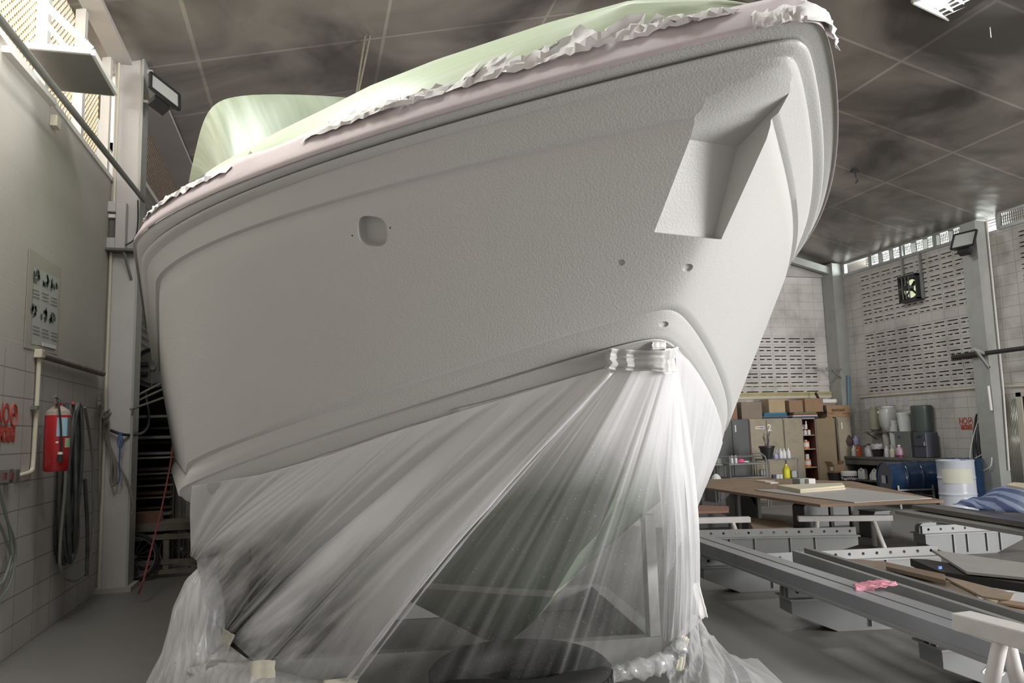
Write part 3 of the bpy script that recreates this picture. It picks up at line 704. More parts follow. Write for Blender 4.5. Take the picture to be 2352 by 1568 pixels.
# --- masking paper band on the rail and the green covers above
_ns, _nw = normal2('c1')
def c1off(s, d):
    """point on the rail line moved inboard by d (s, w)"""
    A = CV['c1']; return float(np.interp(s, A[0], A[0]-_ns*d)), max(0, float(np.interp(s, A[0], A[1]-_nw*d)))
def c1at(s):
    A = CV['c1']; return float(np.interp(s, A[0], A[1])), float(np.interp(s, A[0], A[2]))
ss = [float(x) for x in CV['c1'][0] if x < 6.5]
full = [(s, -1) for s in ss[::-1]]+[(s, 1) for s in ss]
P = []
for i, (s, sg) in enumerate(full):
    w, z = c1at(s); h = .075+.03*nz(i*.33, 51); q = min(1, (s+.0)/.3)
    r = [bw(a_, sg*b_, z+zz) for (a_, b_), zz in ((c1off(s, -.017), -.010), (c1off(s, -.012), .018), (c1off(s, .008), .055), (c1off(s, .03), .07+h*.4), (c1off(s, .05), .05+h))]
    P.append(r)
o = MB().grid(P).build('masking_paper', M_mask, smooth=True, recalc=False, solid=.002)
tag(o, 'pinkish masking paper band running along the top of the hull rail', 'masking paper')
RG = [(.16, 0, 3.02), (.27, -.18, 3.08), (.5, -.43, 3.15), (.8, -.62, 3.18), (1.5, -.86, 3.31), (2.0, -1.05, 3.37), (2.2, -1.21, 3.32), (2.5, -1.44, 3.26), (2.8, -1.75, 3.12), (3.0, -1.97, 2.97), (3.4, -2.10, 2.84)]
RG = RG+[(6.4, -2.1, 2.8)]
rgs = [r[0] for r in RG]
def ridge(s): return float(np.interp(s, rgs, [r[1] for r in RG])), float(np.interp(s, rgs, [r[2] for r in RG]))
P = []; uvs = []; sp = []; st = list(np.linspace(.17, 1, 40))+list(np.linspace(1.03, 3.4, 70))+[4, 5, 6.4]
for i, s in enumerate(st):
    w, z = c1at(s); rw, rz = ridge(s); rw = min(-.0, rw); row = []; zs_ = z+.10; s0_, w0_ = c1off(s, .07); w = w0_+.045
    prof_ = []
    a = (-max(w-.045, .0), zs_-.02); b = (rw, rz)
    for k in range(9):
        t = k/8; x = a[0]*(1-t)+b[0]*t; y = a[1]*(1-t)+b[1]*t+.03*math.sin(math.pi*t)
        prof_.append((x, y))
    for k in range(1, 6):
        t = k/5; prof_.append((b[0]*(1-t), b[1]-.06*t))
    prof_ += [(-x, y) for x, y in prof_[:-1][::-1]]
    for k, (x, y) in enumerate(prof_):
        e = math.sin(math.pi*min(1, k/8)) if k < 9 else .3
        dd = .018*(nz(s*7+k*.9, 61)-.5)+.010*(nz(s*24+k*2.0, 65)-.5)
        row.append(bw(s+(s0_-s)*(1-min(1, k/8)) if k < 9 else (s+(s0_-s)*(1-min(1, (len(prof_)-1-k)/8))), x+dd*e, y+dd*e)); uvs.append((k/12+s*.2, s*.3)); sp.append(1.0)
    P.append(row)
mb = MB(); mb.grid(P); mb.uv = uvs; o = mb.build('deck_cover_film', M_green, smooth=True, angle=0, recalc=False); set_spray(o, sp)
tag(o, 'pale green plastic film stretched over the foredeck', 'plastic sheet')
# canopy: wrapped arch further aft
ARC = [(-1.88, 3.30), (-1.86, 3.45), (-1.82, 3.68), (-1.78, 3.89), (-1.71, 4.02), (-1.59, 4.09), (-1.32, 4.16), (-.69, 4.24), (0, 4.26)]
ARC = [(-1.93, 2.7), (-1.9, 3.0)]+ARC; ARC = ARC+[(-x, z) for x, z in ARC[:-1][::-1]]
P = []; uvs = []; sp = []
for s, k, kz in [(2.75, .90, .0), (3.1, .94, .3), (3.5, .97, .66), (3.8, .99, .90), (3.95, 1, .98), (4.05, 1, 1), (4.6, 1, 1.01), (6.2, 1, 1.), (7.0, .98, .9)]:
    row = []
    for j, (x, z) in enumerate(ARC):
        zz = 2.95+(z-2.95)*kz if z > 2.95 else z
        row.append(bw(s+.02*(nz(j*2.3+s, 5)-.5), x*k, zz)); uvs.append((j/len(ARC), s*.4)); sp.append(.97)
    P.append(row)
mb = MB(); mb.grid(P); mb.uv = uvs; o = mb.build('canopy_film', M_canopy, smooth=True, angle=0, recalc=False)
ms = o.modifiers.new('s', 'SUBSURF'); ms.levels = 2; ms.render_levels = 2
set_spray(o, sp); tag(o, 'dull green film wrapped around the raised canopy behind the foredeck', 'plastic sheet')
# crumpled white edges of the film
def crinkle(s0, s1, base_z, h, label, seed, n=60, sg=-1):
    P = []
    for i in range(n+1):
        s = s0+(s1-s0)*i/n; w, z = c1at(s); rw, rz = ridge(s); row = []
        for j in range(6):
            t = base_z+h*j/5*(.5+.9*nz(i*.55, seed)); t = min(t, .95)
            s9, w9 = c1off(s, .015); aw, az = -w9, z+.085; x = aw+(rw-aw)*t; y = az+(rz-az)*t
            d = .008+.03*(nz(i*.9+j*1.7, seed+1))*(1 if j else .2)*min(1, i/4, (n-i)/4)
            row.append(bw(s+(s9-s)*(1-t)-.3*d+.03*(nz(i*.6+j, seed+4)-.5), x-d*.9, y+.2*d+.02*(nz(i*.8+j*2.1, seed+2)-.5)))
        P.append(row)
    o = MB().grid(P).build('crumpled_film', M_paper, smooth=True, angle=25, recalc=False); return tag(o, label, 'plastic sheet')
crinkle(.2, .95, .0, .42, 'ragged white film edge crumpled along the deck near the bow', 71)
crinkle(.95, 1.5, .0, .16, 'narrow white rolled film edge midway along the deck', 75, 30)
crinkle(1.9, 2.75, .0, .20, 'small white crumpled film edge on the deck toward the canopy', 79, 40)
# tape cap at the very bow corner
P = []
for i in range(31):
    a = i/30; sg = -1+2*a; s = .05+abs(sg)**1.3*.10; row = []
    w, z = c1at(s+.01)
    for j in range(7):
        t = j/6; d = .012+.012*nz(i*.9+j*1.9, 81)
        y = z+.0-.02*nz(i*.8, 83)+.11*t
        k = 0 if t < .45 else (t-.45)
        row.append(bw(s-d*1.3+k*.12, math.copysign(max(w+d-.10*k, .0), sg), y))
    P.append(row)
o = MB().grid(P).build('bow_corner_wrap', M_paper, smooth=True, angle=30, recalc=False, solid=.002)
tag(o, 'white crumpled tape wrapped around the bow corner of the rail', 'masking tape')
# ------------------------------------------------------------------ cradle and tyre under the bow
M_crad = mat('cradle_grey_paint', (.34, .34, .335), .6, var=.1, vs=4, stain=.4, scol=(.18, .10, .06), ss=4)
crd = thing('boat_cradle', 'grey steel box-beam cradle under the bow inside the film', 'boat cradle', fr(1.4, .8, 0))
def cbeam(name, a, b, w, h): MB().bar(a, b, w, h).build(name, M_crad, crd, world=True, bevel=.004)
cbeam('front_beam', fr(-.02, .04, .1), fr(2.85, .04, .1), .10, .19)
cbeam('rear_beam', fr(-.02, 1.75, .1), fr(3.1, 1.75, .1), .10, .19)
cbeam('side_beam', fr(.0, .1, .11), fr(.0, 1.7, .11), .12, .17)
cbeam('side_beam', fr(3.02, .1, .1), fr(3.02, 1.7, .1), .10, .18)
cbeam('post', fr(.02, .04, .195), fr(.02, .04, .98), .075, .075)
cbeam('post', fr(2.98, .6, .19), fr(2.98, .6, .75), .10, .10)
cbeam('post', fr(2.98, 1.55, .19), fr(2.98, 1.55, .74), .10, .10)
cbeam('post', fr(.48, 1.75, .195), fr(.48, 1.75, .55), .07, .07)
M_rub = mat('tyre_rubber', (.022, .022, .023), .7, var=.2, vs=8, bump=.3, bs=60)
tc_ = Vector((1.16, 4.34, 0))
ty = thing('tyre', 'black truck tyre lying flat under the forefoot', 'tyre', tc_)
mb = MB(); pr = []
for k in range(33):
    a = 2*math.pi*k/32; pr.append((.40+.12*math.copysign(abs(math.cos(a))**.6, math.cos(a)), .14+.135*math.copysign(abs(math.sin(a))**.6, math.sin(a))))
mb.lathe(pr, (0, 0, 0), 48); mb.build('tread', M_rub, ty, smooth=True)
mb = MB()
for k in range(48):
    a = 2*math.pi*k/48; mb.box((math.cos(a)*.508, math.sin(a)*.508, .14), (.02, .045, .17), rz=a)
mb.build('tread_block', M_rub, ty)
# ------------------------------------------------------------------ ceiling lamps
M_tube = bpy.data.materials.new('lamp_tube'); M_tube.use_nodes = True
e = M_tube.node_tree.nodes['Principled BSDF']; e.inputs['Emission Color'].default_value = (.95, 1, .98, 1); e.inputs['Emission Strength'].default_value = 9
M_refl = mat('lamp_reflector', (.85, .87, .86), .2, .3)
def ceiling_lamp(x, y, z, rz, label):
    t = thing('ceiling_lamp', label, 'lamp', (x, y, z), rz, 'fluorescent ceiling lamps')
    MB().bb(-.64, .64, -.27, .27, .06, .10).bb(-.65, .65, -.28, -.26, -.01, .1).bb(-.65, .65, .26, .28, -.01, .1).bb(-.65, -.63, -.28, .28, -.01, .1).bb(.63, .65, -.28, .28, -.01, .1).build('housing', M_white, t)
    MB().bb(-.62, .62, -.25, .25, .05, .058).build('reflector', M_refl, t)
    for k in (-.15, 0, .15): MB().cyl((-.6, k, .025), (.6, k, .025), .014, n=10).build('tube', M_tube, t)
    m = MB()
    for i in range(13): m.bb(-.6+i*.1-.002, -.6+i*.1+.002, -.25, .25, 0, .02)
    m.build('louvre', M_refl, t)
    for sx in (-.5, .5): MB().cyl((sx, 0, .1), (sx, 0, roofz(x+sx*math.cos(rz))-z-.13), .006, n=6).build('hanger', M_steel, t)
    l = bpy.data.lights.new('lamp_light', 'AREA'); l.shape = 'RECTANGLE'; l.size = 1.2; l.size_y = .5; l.energy = LAMPW; l.color = (.96, 1, .98)
    o = bpy.data.objects.new('lamp_light', l); COL.objects.link(o); o.parent = t; o.location = (0, 0, -.02)
    return t
LAMPW = 70
p0, p1, p2 = atZ(2095, 0, 6.3), atZ(2232, 66, 6.3), atZ(2310, 10, 6.3)
rz = math.atan2(p1.y-p0.y, p1.x-p0.x); ux = V(math.cos(rz), math.sin(rz), 0); uy = V(-math.sin(rz), math.cos(rz), 0)
c = p1-ux*.58-uy*.24*(1 if (p2-p1).dot(uy) < 0 else -1)
ceiling_lamp(c.x, c.y, 6.3, rz, 'long fluorescent lamp with louvre hanging at the top right')
ceiling_lamp(8.3, 11.6, 5.75, 0, 'unseen fluorescent lamp added to light the far work area behind the bow')  # added lamp hidden behind the hull, lifts the far walls
LAMPW = 42
ceiling_lamp(3.4, 1.6, 6.4, 0, 'unseen fluorescent lamp added above the bow to brighten the deck film')  # out-of-view lamp added as top light for the deck film
LAMPW = 40
ceiling_lamp(-.9, 5.6, 5.95, 0, 'unseen fluorescent lamp added near the left wall to brighten wall, floor and canopy')  # lamp above the frame, added because the left side was too dim
LAMPW = 42
ceiling_lamp(.6, 2.6, 6.1, 0, 'unseen fluorescent lamp added to light the left side of the foredeck')  # second added top light over the deck, out of view
# ------------------------------------------------------------------ left wall things
XW = XL
def onL(px, py, d=.0): return atX(px, py, XW+d)
M_grime = mat('grimy_grey', (.15, .14, .13), .7, var=.2, stain=.3)
M_red = mat('extinguisher_red', (.42, .015, .02), .28, coat=.3, spec=.6)
M_black = mat('black_plastic', (.025, .025, .026), .45)
M_blab = mat('pale_blue_label', (.35, .55, .68), .5); M_grn = mat('green_label', (.35, .5, .3), .5)
M_redp = mat('red_stencil_paint', (.50, .07, .05), .7)
M_cable = mat('grey_black_cable', (.075, .08, .078), .5, var=.4, vs=9)
M_rope = mat('grey_green_rope', (.20, .19, .15), .8, var=.2, vs=20)
# open hopper sash
zA = onL(128, 207).z
A = onL(69, 127); A.z = zA; A = atZ(69, 127, zA); A.x = XW; D_ = onL(128, 207)
Bq = atZ(210, 128, zA); Cq = atZ(258, 218, zA)
w = thing('window_sash', 'open hopper window sash tilted in below the left mesh window', 'window sash', D_)
Ap = V(XW, Bq.y, zA)
MB().prism([Ap, Bq, V(Bq.x, D_.y+.02, zA), D_], (0, 0, .03)).build('pane', mat('frosted_grey_pane', (.14, .135, .125), .5), w, world=True)
mb = MB(); cs = [Ap, Bq, V(Bq.x, D_.y+.02, zA), D_]
for i in range(4): mb.bar(cs[i]+V(0, 0, .03), cs[(i+1) % 4]+V(0, 0, .03), .05, .05)
mb.build('frame', M_mull, w, world=True)
MB().bar(Bq+V(0, 0, .05), atX(72, -20, XW+.05), .045, .045).build('stay_bar', M_mull, w, world=True)
MB().bar(Ap.lerp(Bq, .6)+V(0, 0, .05), atX(105, 52, XW+.03), .03, .03).build('stay_bar', M_mull, w, world=True)
o = MB().bar(onL(14, 112, .03), onL(122, 236, .03), .06, .05).build('sill_rail', M_mull); tag(o, 'white rail along the sill of the left mesh window', 'rail')
# diagonal looking pipe along the wall
o = MB().cyl((-1.8, 2.6, 4.0), (-1.8, 9.05, 4.24), .026, n=12).build('long_pipe', M_steel, smooth=True); tag(o, 'long grey pipe running high along the left wall to the column', 'pipe')
p = onL(118, 280); o = MB().box(p+V(.03, 0, 0), (.06, .11, .10)).build('junction_box', M_pipe, bevel=.006); tag(o, 'small cream junction box high on the left wall', 'junction box')
# wall ledge pipe and pvc conduit
o = MB().cyl(onL(96, 815, .05), onL(236, 858, .05), .03, n=12).build('rusty_pipe', mat('rusty_pipe_paint', (.20, .17, .15), .7, var=.3, vs=9), smooth=True); tag(o, 'brown horizontal pipe under the poster on the left wall', 'pipe')
pv = thing('pvc_conduit', 'cream conduit dropping down the left wall beside the stencilled sign', 'conduit', onL(90, 812))
MB().tube(spline([onL(90, 815, .025), onL(86, 900, .025), onL(80, 1000, .025), onL(76, 1062, .025), onL(70, 1083, .025), onL(38, 1093, .025)], 6), .017, 10).build('pipe', M_pipe, pv, world=True, smooth=True)
MB().box(onL(90, 812, .03), (.06, .07, .07)).build('elbow_box', M_pipe, pv, world=True, bevel=.005)
MB().box(onL(80, 936, .026), (.05, .05, .03)).build('clip', M_steel, pv, world=True)
for i, px in enumerate((11, 27)):
    t = thing('power_socket', ['dark power socket box at the left picture edge', 'dark power socket box at the end of the cream conduit'][i], 'socket', onL(px, 1093), 0)
    MB().box(onL(px, 1093, .04), (.08, .085, .10)).build('box', M_grime, t, world=True, bevel=.005)
    MB().box(onL(px, 1093, .085), (.012, .05, .05)).build('cover', mat('faded_red_cover', (.20, .07, .07), .6), t, world=True)
# poster
o = MB().add([onL(67, 570, .006), onL(141, 617, .006), onL(133, 815, .006), onL(55, 798, .006)], [(0, 1, 2, 3)]).build('poster', mat('faded_poster', (.40, .385, .33), .8, var=.06, vs=5), solid=.003, loc=V(0, 0, 0))
po = thing('wall_poster', 'faded instruction poster with six dark machine drawings on the left wall', 'poster', onL(98, 700)); o.name = 'sheet'; o.parent = po; o.location = -Vector(po.location)
MB().add([onL(78, 612, .010), onL(135, 640, .010), onL(130, 800, .010), onL(72, 790, .010)], [(0, 1, 2, 3)]).build('paper', mat('poster_paper', (.46, .47, .44), .7, var=.05, vs=9), po, world=True, recalc=False)
M_ink = mat('poster_ink', (.11, .135, .12), .8, var=.4, vs=40)
for (x, y) in ((84, 635), (105, 642), (125, 652), (79, 714), (101, 723), (120, 730)):
    mb = MB()
    for k in range(9):
        a = onL(x+(hash2(k, x)-.5)*13, y+(hash2(k+7, y)-.5)*22, .013); mb.box(a, (.002, .03+.03*hash2(k, 3), .025+.02*hash2(k, 5)), R=Matrix.Rotation(hash2(k, y)*3, 3, 'X'))
    mb.build('drawing', M_ink, po, world=True)
for (x, y) in ((76, 664), (97, 672), (117, 682), (76, 748), (97, 755), (118, 762)):
    mb = MB()
    for k in range(3): mb.bar(onL(x, y+k*8, .013), onL(x+15, y+5+k*8, .013), .002, .006)
    mb.build('caption', mat('faint_ink', (.28, .29, .28), .8), po, world=True)
MB().bar(onL(98, 790, .015), onL(128, 798, .015), .004, .03).build('paper_flap', M_paper, po, world=True)
# stencilled sign NO SMOKING on a wall running along Y
def no_smoking(name, label, pos, right, h, parent=None):
    t = thing(name, label, 'sign', pos); up = V(0, 0, 1); right = Vector(right); n = right.cross(up)
    text('NO', 'word', M_redp, h*1.5, Vector(pos)-right*h*.84+up*h*.42, right, up, t, .001, sx=.72, bold=.008*h/.2)
    text('SMOKING', 'word', M_redp, h*1.02, Vector(pos)-right*h*.22-up*h*.62, right, up, t, .001, sx=.50, bold=.012*h/.2)
    MB().bar(Vector(pos)-right*h*1.45-up*h*.17, Vector(pos)-right*h*.2-up*h*.17, .002, h*.06, up=up).build('underline', M_redp, t, world=True)
    c = Vector(pos)+right*h*.62+up*h*.45; mb = MB(); pts = []
    for k in range(25):
        a = 2*math.pi*k/24; pts.append(c+right*math.cos(a)*h*.46+up*math.sin(a)*h*.58)
    mb.tube(pts, h*.045, 6, cap=False); mb.bar(c+right*h*.36+up*h*.38, c-right*h*.36-up*h*.38, .004, h*.09, up=up)
    mb.bar(c-right*h*.28+up*h*.05, c+right*h*.28+up*h*.0, .004, h*.13, up=up)
    mb.bar(c+right*h*.2+up*h*.1, c+right*h*.05+up*h*.42, .004, h*.05, up=up); mb.build('symbol', M_redp, t, world=True)
no_smoking('stencilled_sign', 'red stencilled no smoking sign at the left picture edge', onL(21, 972, .004), (0, 1, 0), .14)
# fuse box, conduit and bracket on the column
cy = 9.1
o = MB().tube([V(-2.11, cy-.03, 5.9), V(-2.11, cy-.03, 4.2)], .016, 8).tube([V(-2.12, cy-.03, 3.66), V(-2.12, cy-.03, .02)], .016, 8).build('column_conduit', M_pipe, smooth=True); tag(o, 'cream conduit running down the edge of the left column', 'conduit')
fb = thing('fuse_box', 'grey open-sided fuse box on a bracket shelf on the left column', 'fuse box', V(-2.09, cy-.1, 3.68))
z0, z1 = atY(245, 570, cy-.1).z, atY(245, 462, cy-.1).z; x0, x1 = atY(246, 520, cy-.1).x, atY(289, 520, cy-.1).x; xm = x0+(x1-x0)*.45
mb = MB().bb(xm, x1, cy-.12, cy, z0, z1).bb(x0, xm, cy-.12, cy, z1-.12, z1).bb(x0, xm, cy-.12, cy, z0, z0+.12).bb(x0, xm, cy-.02, cy, z0, z1)
mb.build('housing', M_paint, fb, world=True, bevel=.008); MB().bb(x0+.01, xm-.01, cy-.05, cy-.02, z0+.13, z1-.14).build('fuse_rail', M_grime, fb, world=True)
MB().box(((x0+xm)/2, cy-.07, z1-.16), (.07, .05, .04)).build('breaker', M_white, fb, world=True)
MB().bb(x0-.02, -1.86, cy-.16, cy, z0-.03, z0-.005).build('shelf', M_grime, fb, world=True)
MB().bar((x0+.18, cy-.12, z0-.04), (x0+.24, cy-.01, z0-.32), .02).build('brace', M_steel, fb, world=True)
o = MB().tube(spline([V(-1.87, cy-.02, 4.25), V(-1.86, cy-.03, 4.0), V(-1.88, cy-.06, 3.8), V(-1.98, cy-.10, 3.7)], 6), .008, 6).build('loose_wire', M_black, smooth=True); tag(o, 'black wire looping from the column edge to the fuse box shelf', 'wire')
# fire extinguisher
ep = onL(128, 1082, .17)
ex = thing('fire_extinguisher', 'red fire extinguisher hanging on the left wall', 'fire extinguisher', ep)
hE = .50
MB().lathe([(.0, .0), (.085, .0), (.095, .015), (.095, hE-.06), (.085, hE-.02), (.05, hE+.01), (.022, hE+.03), (.022, hE+.05), (0, hE+.05)], n=32).build('cylinder', M_red, ex, smooth=True)
MB().lathe([(.094, hE-.05), (.086, hE-.018), (.05, hE+.013), (.03, hE+.025)], n=32).build('dusty_shoulder', mat('dust', (.35, .29, .25), .9), ex, smooth=True)
MB().box((0, .0, hE+.06), (.03, .05, .03)).bar((0, -.02, hE+.08), (.0, -.10, hE+.10), .02, .006).bar((0, -.02, hE+.06), (.0, -.09, hE+.05), .02, .006).build('valve_handle', M_steel, ex)
MB().tube(spline([(0, -.03, hE+.06), (.03, -.10, hE+.02), (.05, -.105, hE-.12), (.06, -.10, hE-.3), (.055, -.10, .14)], 8), .008, 8).build('hose', M_black, ex, smooth=True)
nz_ = MB().cyl((.055, -.10, .15), (.055, -.10, .08), .016, .022, n=12).build('nozzle', M_black, ex); MB().cyl((.055, -.10, .155), (.055, -.10, .135), .019, n=12).build('collar', M_white, nz_, loc=V(0, 0, 0))
def wrap(m, a0, a1, z0, z1, nm, r=.0965):
    mb = MB(); P = [[(r*math.cos(a), r*math.sin(a), z) for z in (z0, z1)] for a in np.linspace(math.radians(a0), math.radians(a1), 10)]
    mb.grid(P); mb.build(nm, m, ex, smooth=True, recalc=False)
wrap(M_blab, -78, -30, .28, .43, 'blue_label'); wrap(M_grime, -30, 10, .28, .43, 'pictogram_label'); wrap(M_grn, -40, -5, .19, .265, 'green_label'); wrap(M_paper, -80, -68, .225, .24, 'paper_tag')
MB().bb(-.16, -.09, -.01, .01, .3, .34).build('wall_hook', M_steel, ex)
# coiled cables hanging on the wall
cp = onL(170, 928, .08)
cb = thing('cable_bundle', 'thick bundle of dark looped cables hanging right of the extinguisher', 'cable', cp)
zt = cp.z
for k in range(15):
    yc = cp.y-.02; wdt = .10+.16*hash2(k, 1); bot = onL(170, 1230+70*hash2(k, 2), .1).z; dx = .03+.10*hash2(k, 3); lean = (hash2(k, 4)-.5)*.16
    pts = []
    for j in range(25):
        a = 2*math.pi*j/24; pts.append(V(XW+dx+.02*math.sin(a*2+k), yc+lean*(1-math.cos(a))*.5+wdt*.6*math.sin(a)*(1.25-.5*math.cos(a))*.8, (zt+bot)/2+(zt-bot)/2*math.cos(a)))
    MB().tube(pts, .013+.006*hash2(k, 6), 8, cap=False).build('loop', M_cable, cb, world=True, smooth=True)
pl = [onL(*q, .12) for q in ((152, 940), (150, 1100), (138, 1250), (140, 1310), (160, 1332), (185, 1325), (205, 1290), (215, 1200), (212, 1050), (195, 935))]
MB().tube(spline(pl, 6), .013, 8).build('outer_loop', mat('pale_cable', (.22, .22, .20), .6, var=.3), cb, world=True, smooth=True)
MB().tube(spline([onL(195, 1100, .14), onL(201, 1220, .14), onL(199, 1322, .14)], 6), .017, 8).build('hanging_end', M_cable, cb, world=True, smooth=True)
MB().cyl(onL(168, 930, .0), onL(168, 925, .22), .012, n=8).build('peg', M_redp, cb, world=True)
# pale hoses at the left edge
hs = thing('grey_hose', 'thin grey-green hoses hanging in loops at the lower left edge', 'hose', onL(5, 1380, .05))
M_hose = mat('grey_green_hose', (.20, .22, .20), .5)
for pts in ([(-12, 1100), (8, 1160), (25, 1240), (20, 1300), (-10, 1370)], [(-10, 1090), (12, 1180), (32, 1240), (34, 1290), (20, 1345), (-8, 1385)], [(-12, 1180), (10, 1230), (28, 1290), (10, 1330), (-12, 1350)]):
    MB().tube(spline([onL(*q, .05) for q in pts], 8), .010, 8).build('loop', M_hose, hs, world=True, smooth=True)
# tap and straps on the column
tp = thing('water_tap', 'old tap with hose fitting on the left wall beside the column', 'tap', onL(228, 925, .05))
MB().cyl(onL(232, 905, .03), onL(228, 1140, .03), .012, n=8).build('riser_pipe', mat('rust_brown', (.24, .2, .17), .8, var=.3), tp, world=True, smooth=True)
MB().cyl(onL(228, 925, .02), onL(228, 925, .12), .02, n=10).cyl(onL(228, 918, .08), onL(228, 910, .08), .028, .02, n=10).build('valve', M_grime, tp, world=True)
MB().tube(spline([atY(230, 950, 8.9), atY(240, 960, 8.9), atY(250, 952, 8.9)], 6), .02, 8).build('spout', M_grime, tp, world=True, smooth=True)
def hang(name, m, pts, r, label, cat, Y=9.0, n=8):
    o = MB().tube(spline([atY(x, y, Y if len(q) == 0 else q[0]) for x, y, *q in pts], 8), r, n).build(name, m, smooth=True); return tag(o, label, cat)
hang('grey_strap', M_rope, [(243, 948), (243, 1000), (252, 1030), (262, 1060), (265, 1105), (258, 1114), (254, 1100), (256, 1060), (246, 1000)], .012, 'grey strap loop hanging on the face of the left column', 'strap')
hang('garden_hose', M_rope, [(248, 950), (250, 1010), (268, 1060), (290, 1100), (303, 1140), (308, 1165), (303, 1180)], .011, 'thin hose trailing down the face of the left column', 'hose')
hang('blue_rope', mat('blue_cord', (.04, .12, .32), .6), [(276, 992), (270, 1012), (275, 1030), (282, 1015), (277, 995), (275, 1030), (274, 1060), (275, 1095), (270, 1112)], .006, 'short blue cord tied on the left column', 'cord', Y=8.98)
hang('black_cable', M_black, [(254, 988, 9.05), (285, 998, 9.03), (320, 996, 9.3), (338, 980, 9.8), (341, 950, 10.2), (335, 910, 10.3), (330, 880, 10.3)], .016, 'black cable sagging from the hose reel to the left column', 'cable')
for i, (a, b) in enumerate((((232, 951), (392, 868)), ((236, 957), (394, 884)), ((300, 940), (398, 905)))):
    o = MB().tube([atY(*a, 9.0), atY(*b, 10.0)], .013, 8).build('taut_rope', M_rope, smooth=True); tag(o, ['upper of the taut ropes', 'middle of the taut ropes', 'lowest of the taut ropes'][i]+' stretched from the left column behind the hull', 'rope', 'taut ropes by the left column')
hang('red_rope', mat('dull_red_cord', (.30, .07, .07), .6), [(402, 945, 9.6), (398, 1020, 9.4), (375, 1150, 9.0), (345, 1270, 8.6), (330, 1330, 8.3), (318, 1363, 8.35)], .009, 'dull red cord slanting down to the floor behind the left column', 'cord')
# flood lamp on the column
def flood(name, label, c, R, s, onw, open_=True):
    t = thing(name, label, 'lamp', c); 
    h = s; F4 = Matrix.Translation(Vector(c))@R.to_4x4()
    def tf(mb): mb.v = [tuple(F4@Vector(v)) for v in mb.v]; return mb
    tf(MB().prism([(-h, 0, -h*.8), (h, 0, -h*.8), (h, 0, h*.8), (-h, 0, h*.8)], (0, -.02, 0))).build('glass', mat('lamp_glass', (.50, .52, .50), .12, spec=.8), t, world=True)
    m = MB()
    for a, b in (((-h, -h*.8), (h, -h*.8)), ((h, -h*.8), (h, h*.8)), ((h, h*.8), (-h, h*.8)), ((-h, h*.8), (-h, -h*.8))): m.bar((a[0], -.02, a[1]), (b[0], -.02, b[1]), .03, .03)
    tf(m).build('rim', M_black, t, world=True)
    tf(MB().add([(-h, 0, -h*.8), (h, 0, -h*.8), (h, 0, h*.8), (-h, 0, h*.8), (-h*.45, h*.7, -h*.3), (h*.45, h*.7, -h*.3), (h*.45, h*.7, h*.3), (-h*.45, h*.7, h*.3)], [(0, 1, 5, 4), (1, 2, 6, 5), (2, 3, 7, 6), (3, 0, 4, 7), (4, 5, 6, 7)])).build('housing', M_steel, t, world=True)
    tf(MB().box((0, h*.4, -h*.95), (h*1.0, h*.6, h*.45))).build('gear_box', M_black, t, world=True)
    MB().bar(F4@Vector((0, h*.4, -h*.8)), onw, .03, .03).build('bracket', M_steel, t, world=True)
    return t
pf = atY(392, 210, 8.95)
flood('flood_lamp', 'square flood lamp fixed to the upper left column', atY(376, 212, 8.95), Matrix.Rotation(.75, 3, 'Z')@Matrix.Rotation(.35, 3, 'Y')@Matrix.Rotation(-.5, 3, 'X'), .19, atY(328, 232, 9.1))
# rack with sheets, hose reel, cart behind the left column
YR = 10.5
rk = thing('storage_rack', 'dark storage rack stacked with long pipes and sheets behind the left column', 'rack', V(-1.95, YR+.3, 0))
M_rk = mat('rack_grey', (.13, .125, .115), .6, var=.2, stain=.3)
for x in (-2.12, atY(396, 1100, YR).x): MB().bar((x, YR, .05), (x, YR, 2.4), .05).build('upright', M_rk, rk, world=True)
xr = atY(396, 1100, YR).x
M_rks = [mat('rack_load_%s' % n, c, .6, .3, var=.2, vs=6) for n, c in (('steel', (.20, .20, .19)), ('brown', (.09, .06, .045)), ('pale', (.34, .32, .28)), ('black', (.02, .02, .02)))]
for i, y in enumerate((957, 985, 1006, 1018, 1042, 1052, 1078, 1088, 1098, 1115, 1130, 1142, 1150, 1165, 1178)):
    z = atY(340, y, YR).z; h = [.03, .022, .035, .018][i % 4]
    MB().bar((-2.14, YR+.02, z+.01*hash2(i)), (xr+.01, YR+.02, z+.01*hash2(i, 2)), .5 if i % 3 else .3, h).build('stacked_sheet', M_rks[[0, 3, 0, 1, 0, 2, 1, 0, 3, 2, 1, 0, 3, 1, 0][i]], rk, world=True)
MB().bb(-2.14, xr, YR+.3, YR+.34, .0, 2.45).build('back_panel', M_dark, rk, world=True)
for i, (xa, c) in enumerate(((405, M_rk), (414, M_steel), (424, M_steel), (436, M_paint), (444, M_rk))):
    x = atY(xa, 1100, YR+.1).x
    o = MB().bar((x, YR+.1, .03), (x-.02, YR+.12, 2.2-.15*i), .045 if i != 1 else .07).build('leaning_bar', c); tag(o, ['dark square bar', 'wide grey bar', 'thin grey bar', 'pale painted bar', 'outermost dark bar'][i]+' leaning upright beside the storage rack', 'metal bar', 'bars leaning by the rack')
hr = thing('hose_reel', 'black hose reel drum mounted high behind the left column', 'hose reel', atY(352, 845, 10.2))
cR = atY(352, 845, 10.2); MB().cyl(cR, cR+V(0, .16, 0), .24, n=40).build('drum', M_black, hr, world=True, smooth=True)
MB().cyl(cR-V(0, .012, 0), cR, .19, .2, n=40).build('side_plate', M_grime, hr, world=True)
MB().tube([cR+V(.24*math.cos(a), -.01, .24*math.sin(a)) for a in np.linspace(0, 2*math.pi, 41)], .014, 8, cap=False).build('rim', M_black, hr, world=True, smooth=True)
mb = MB()
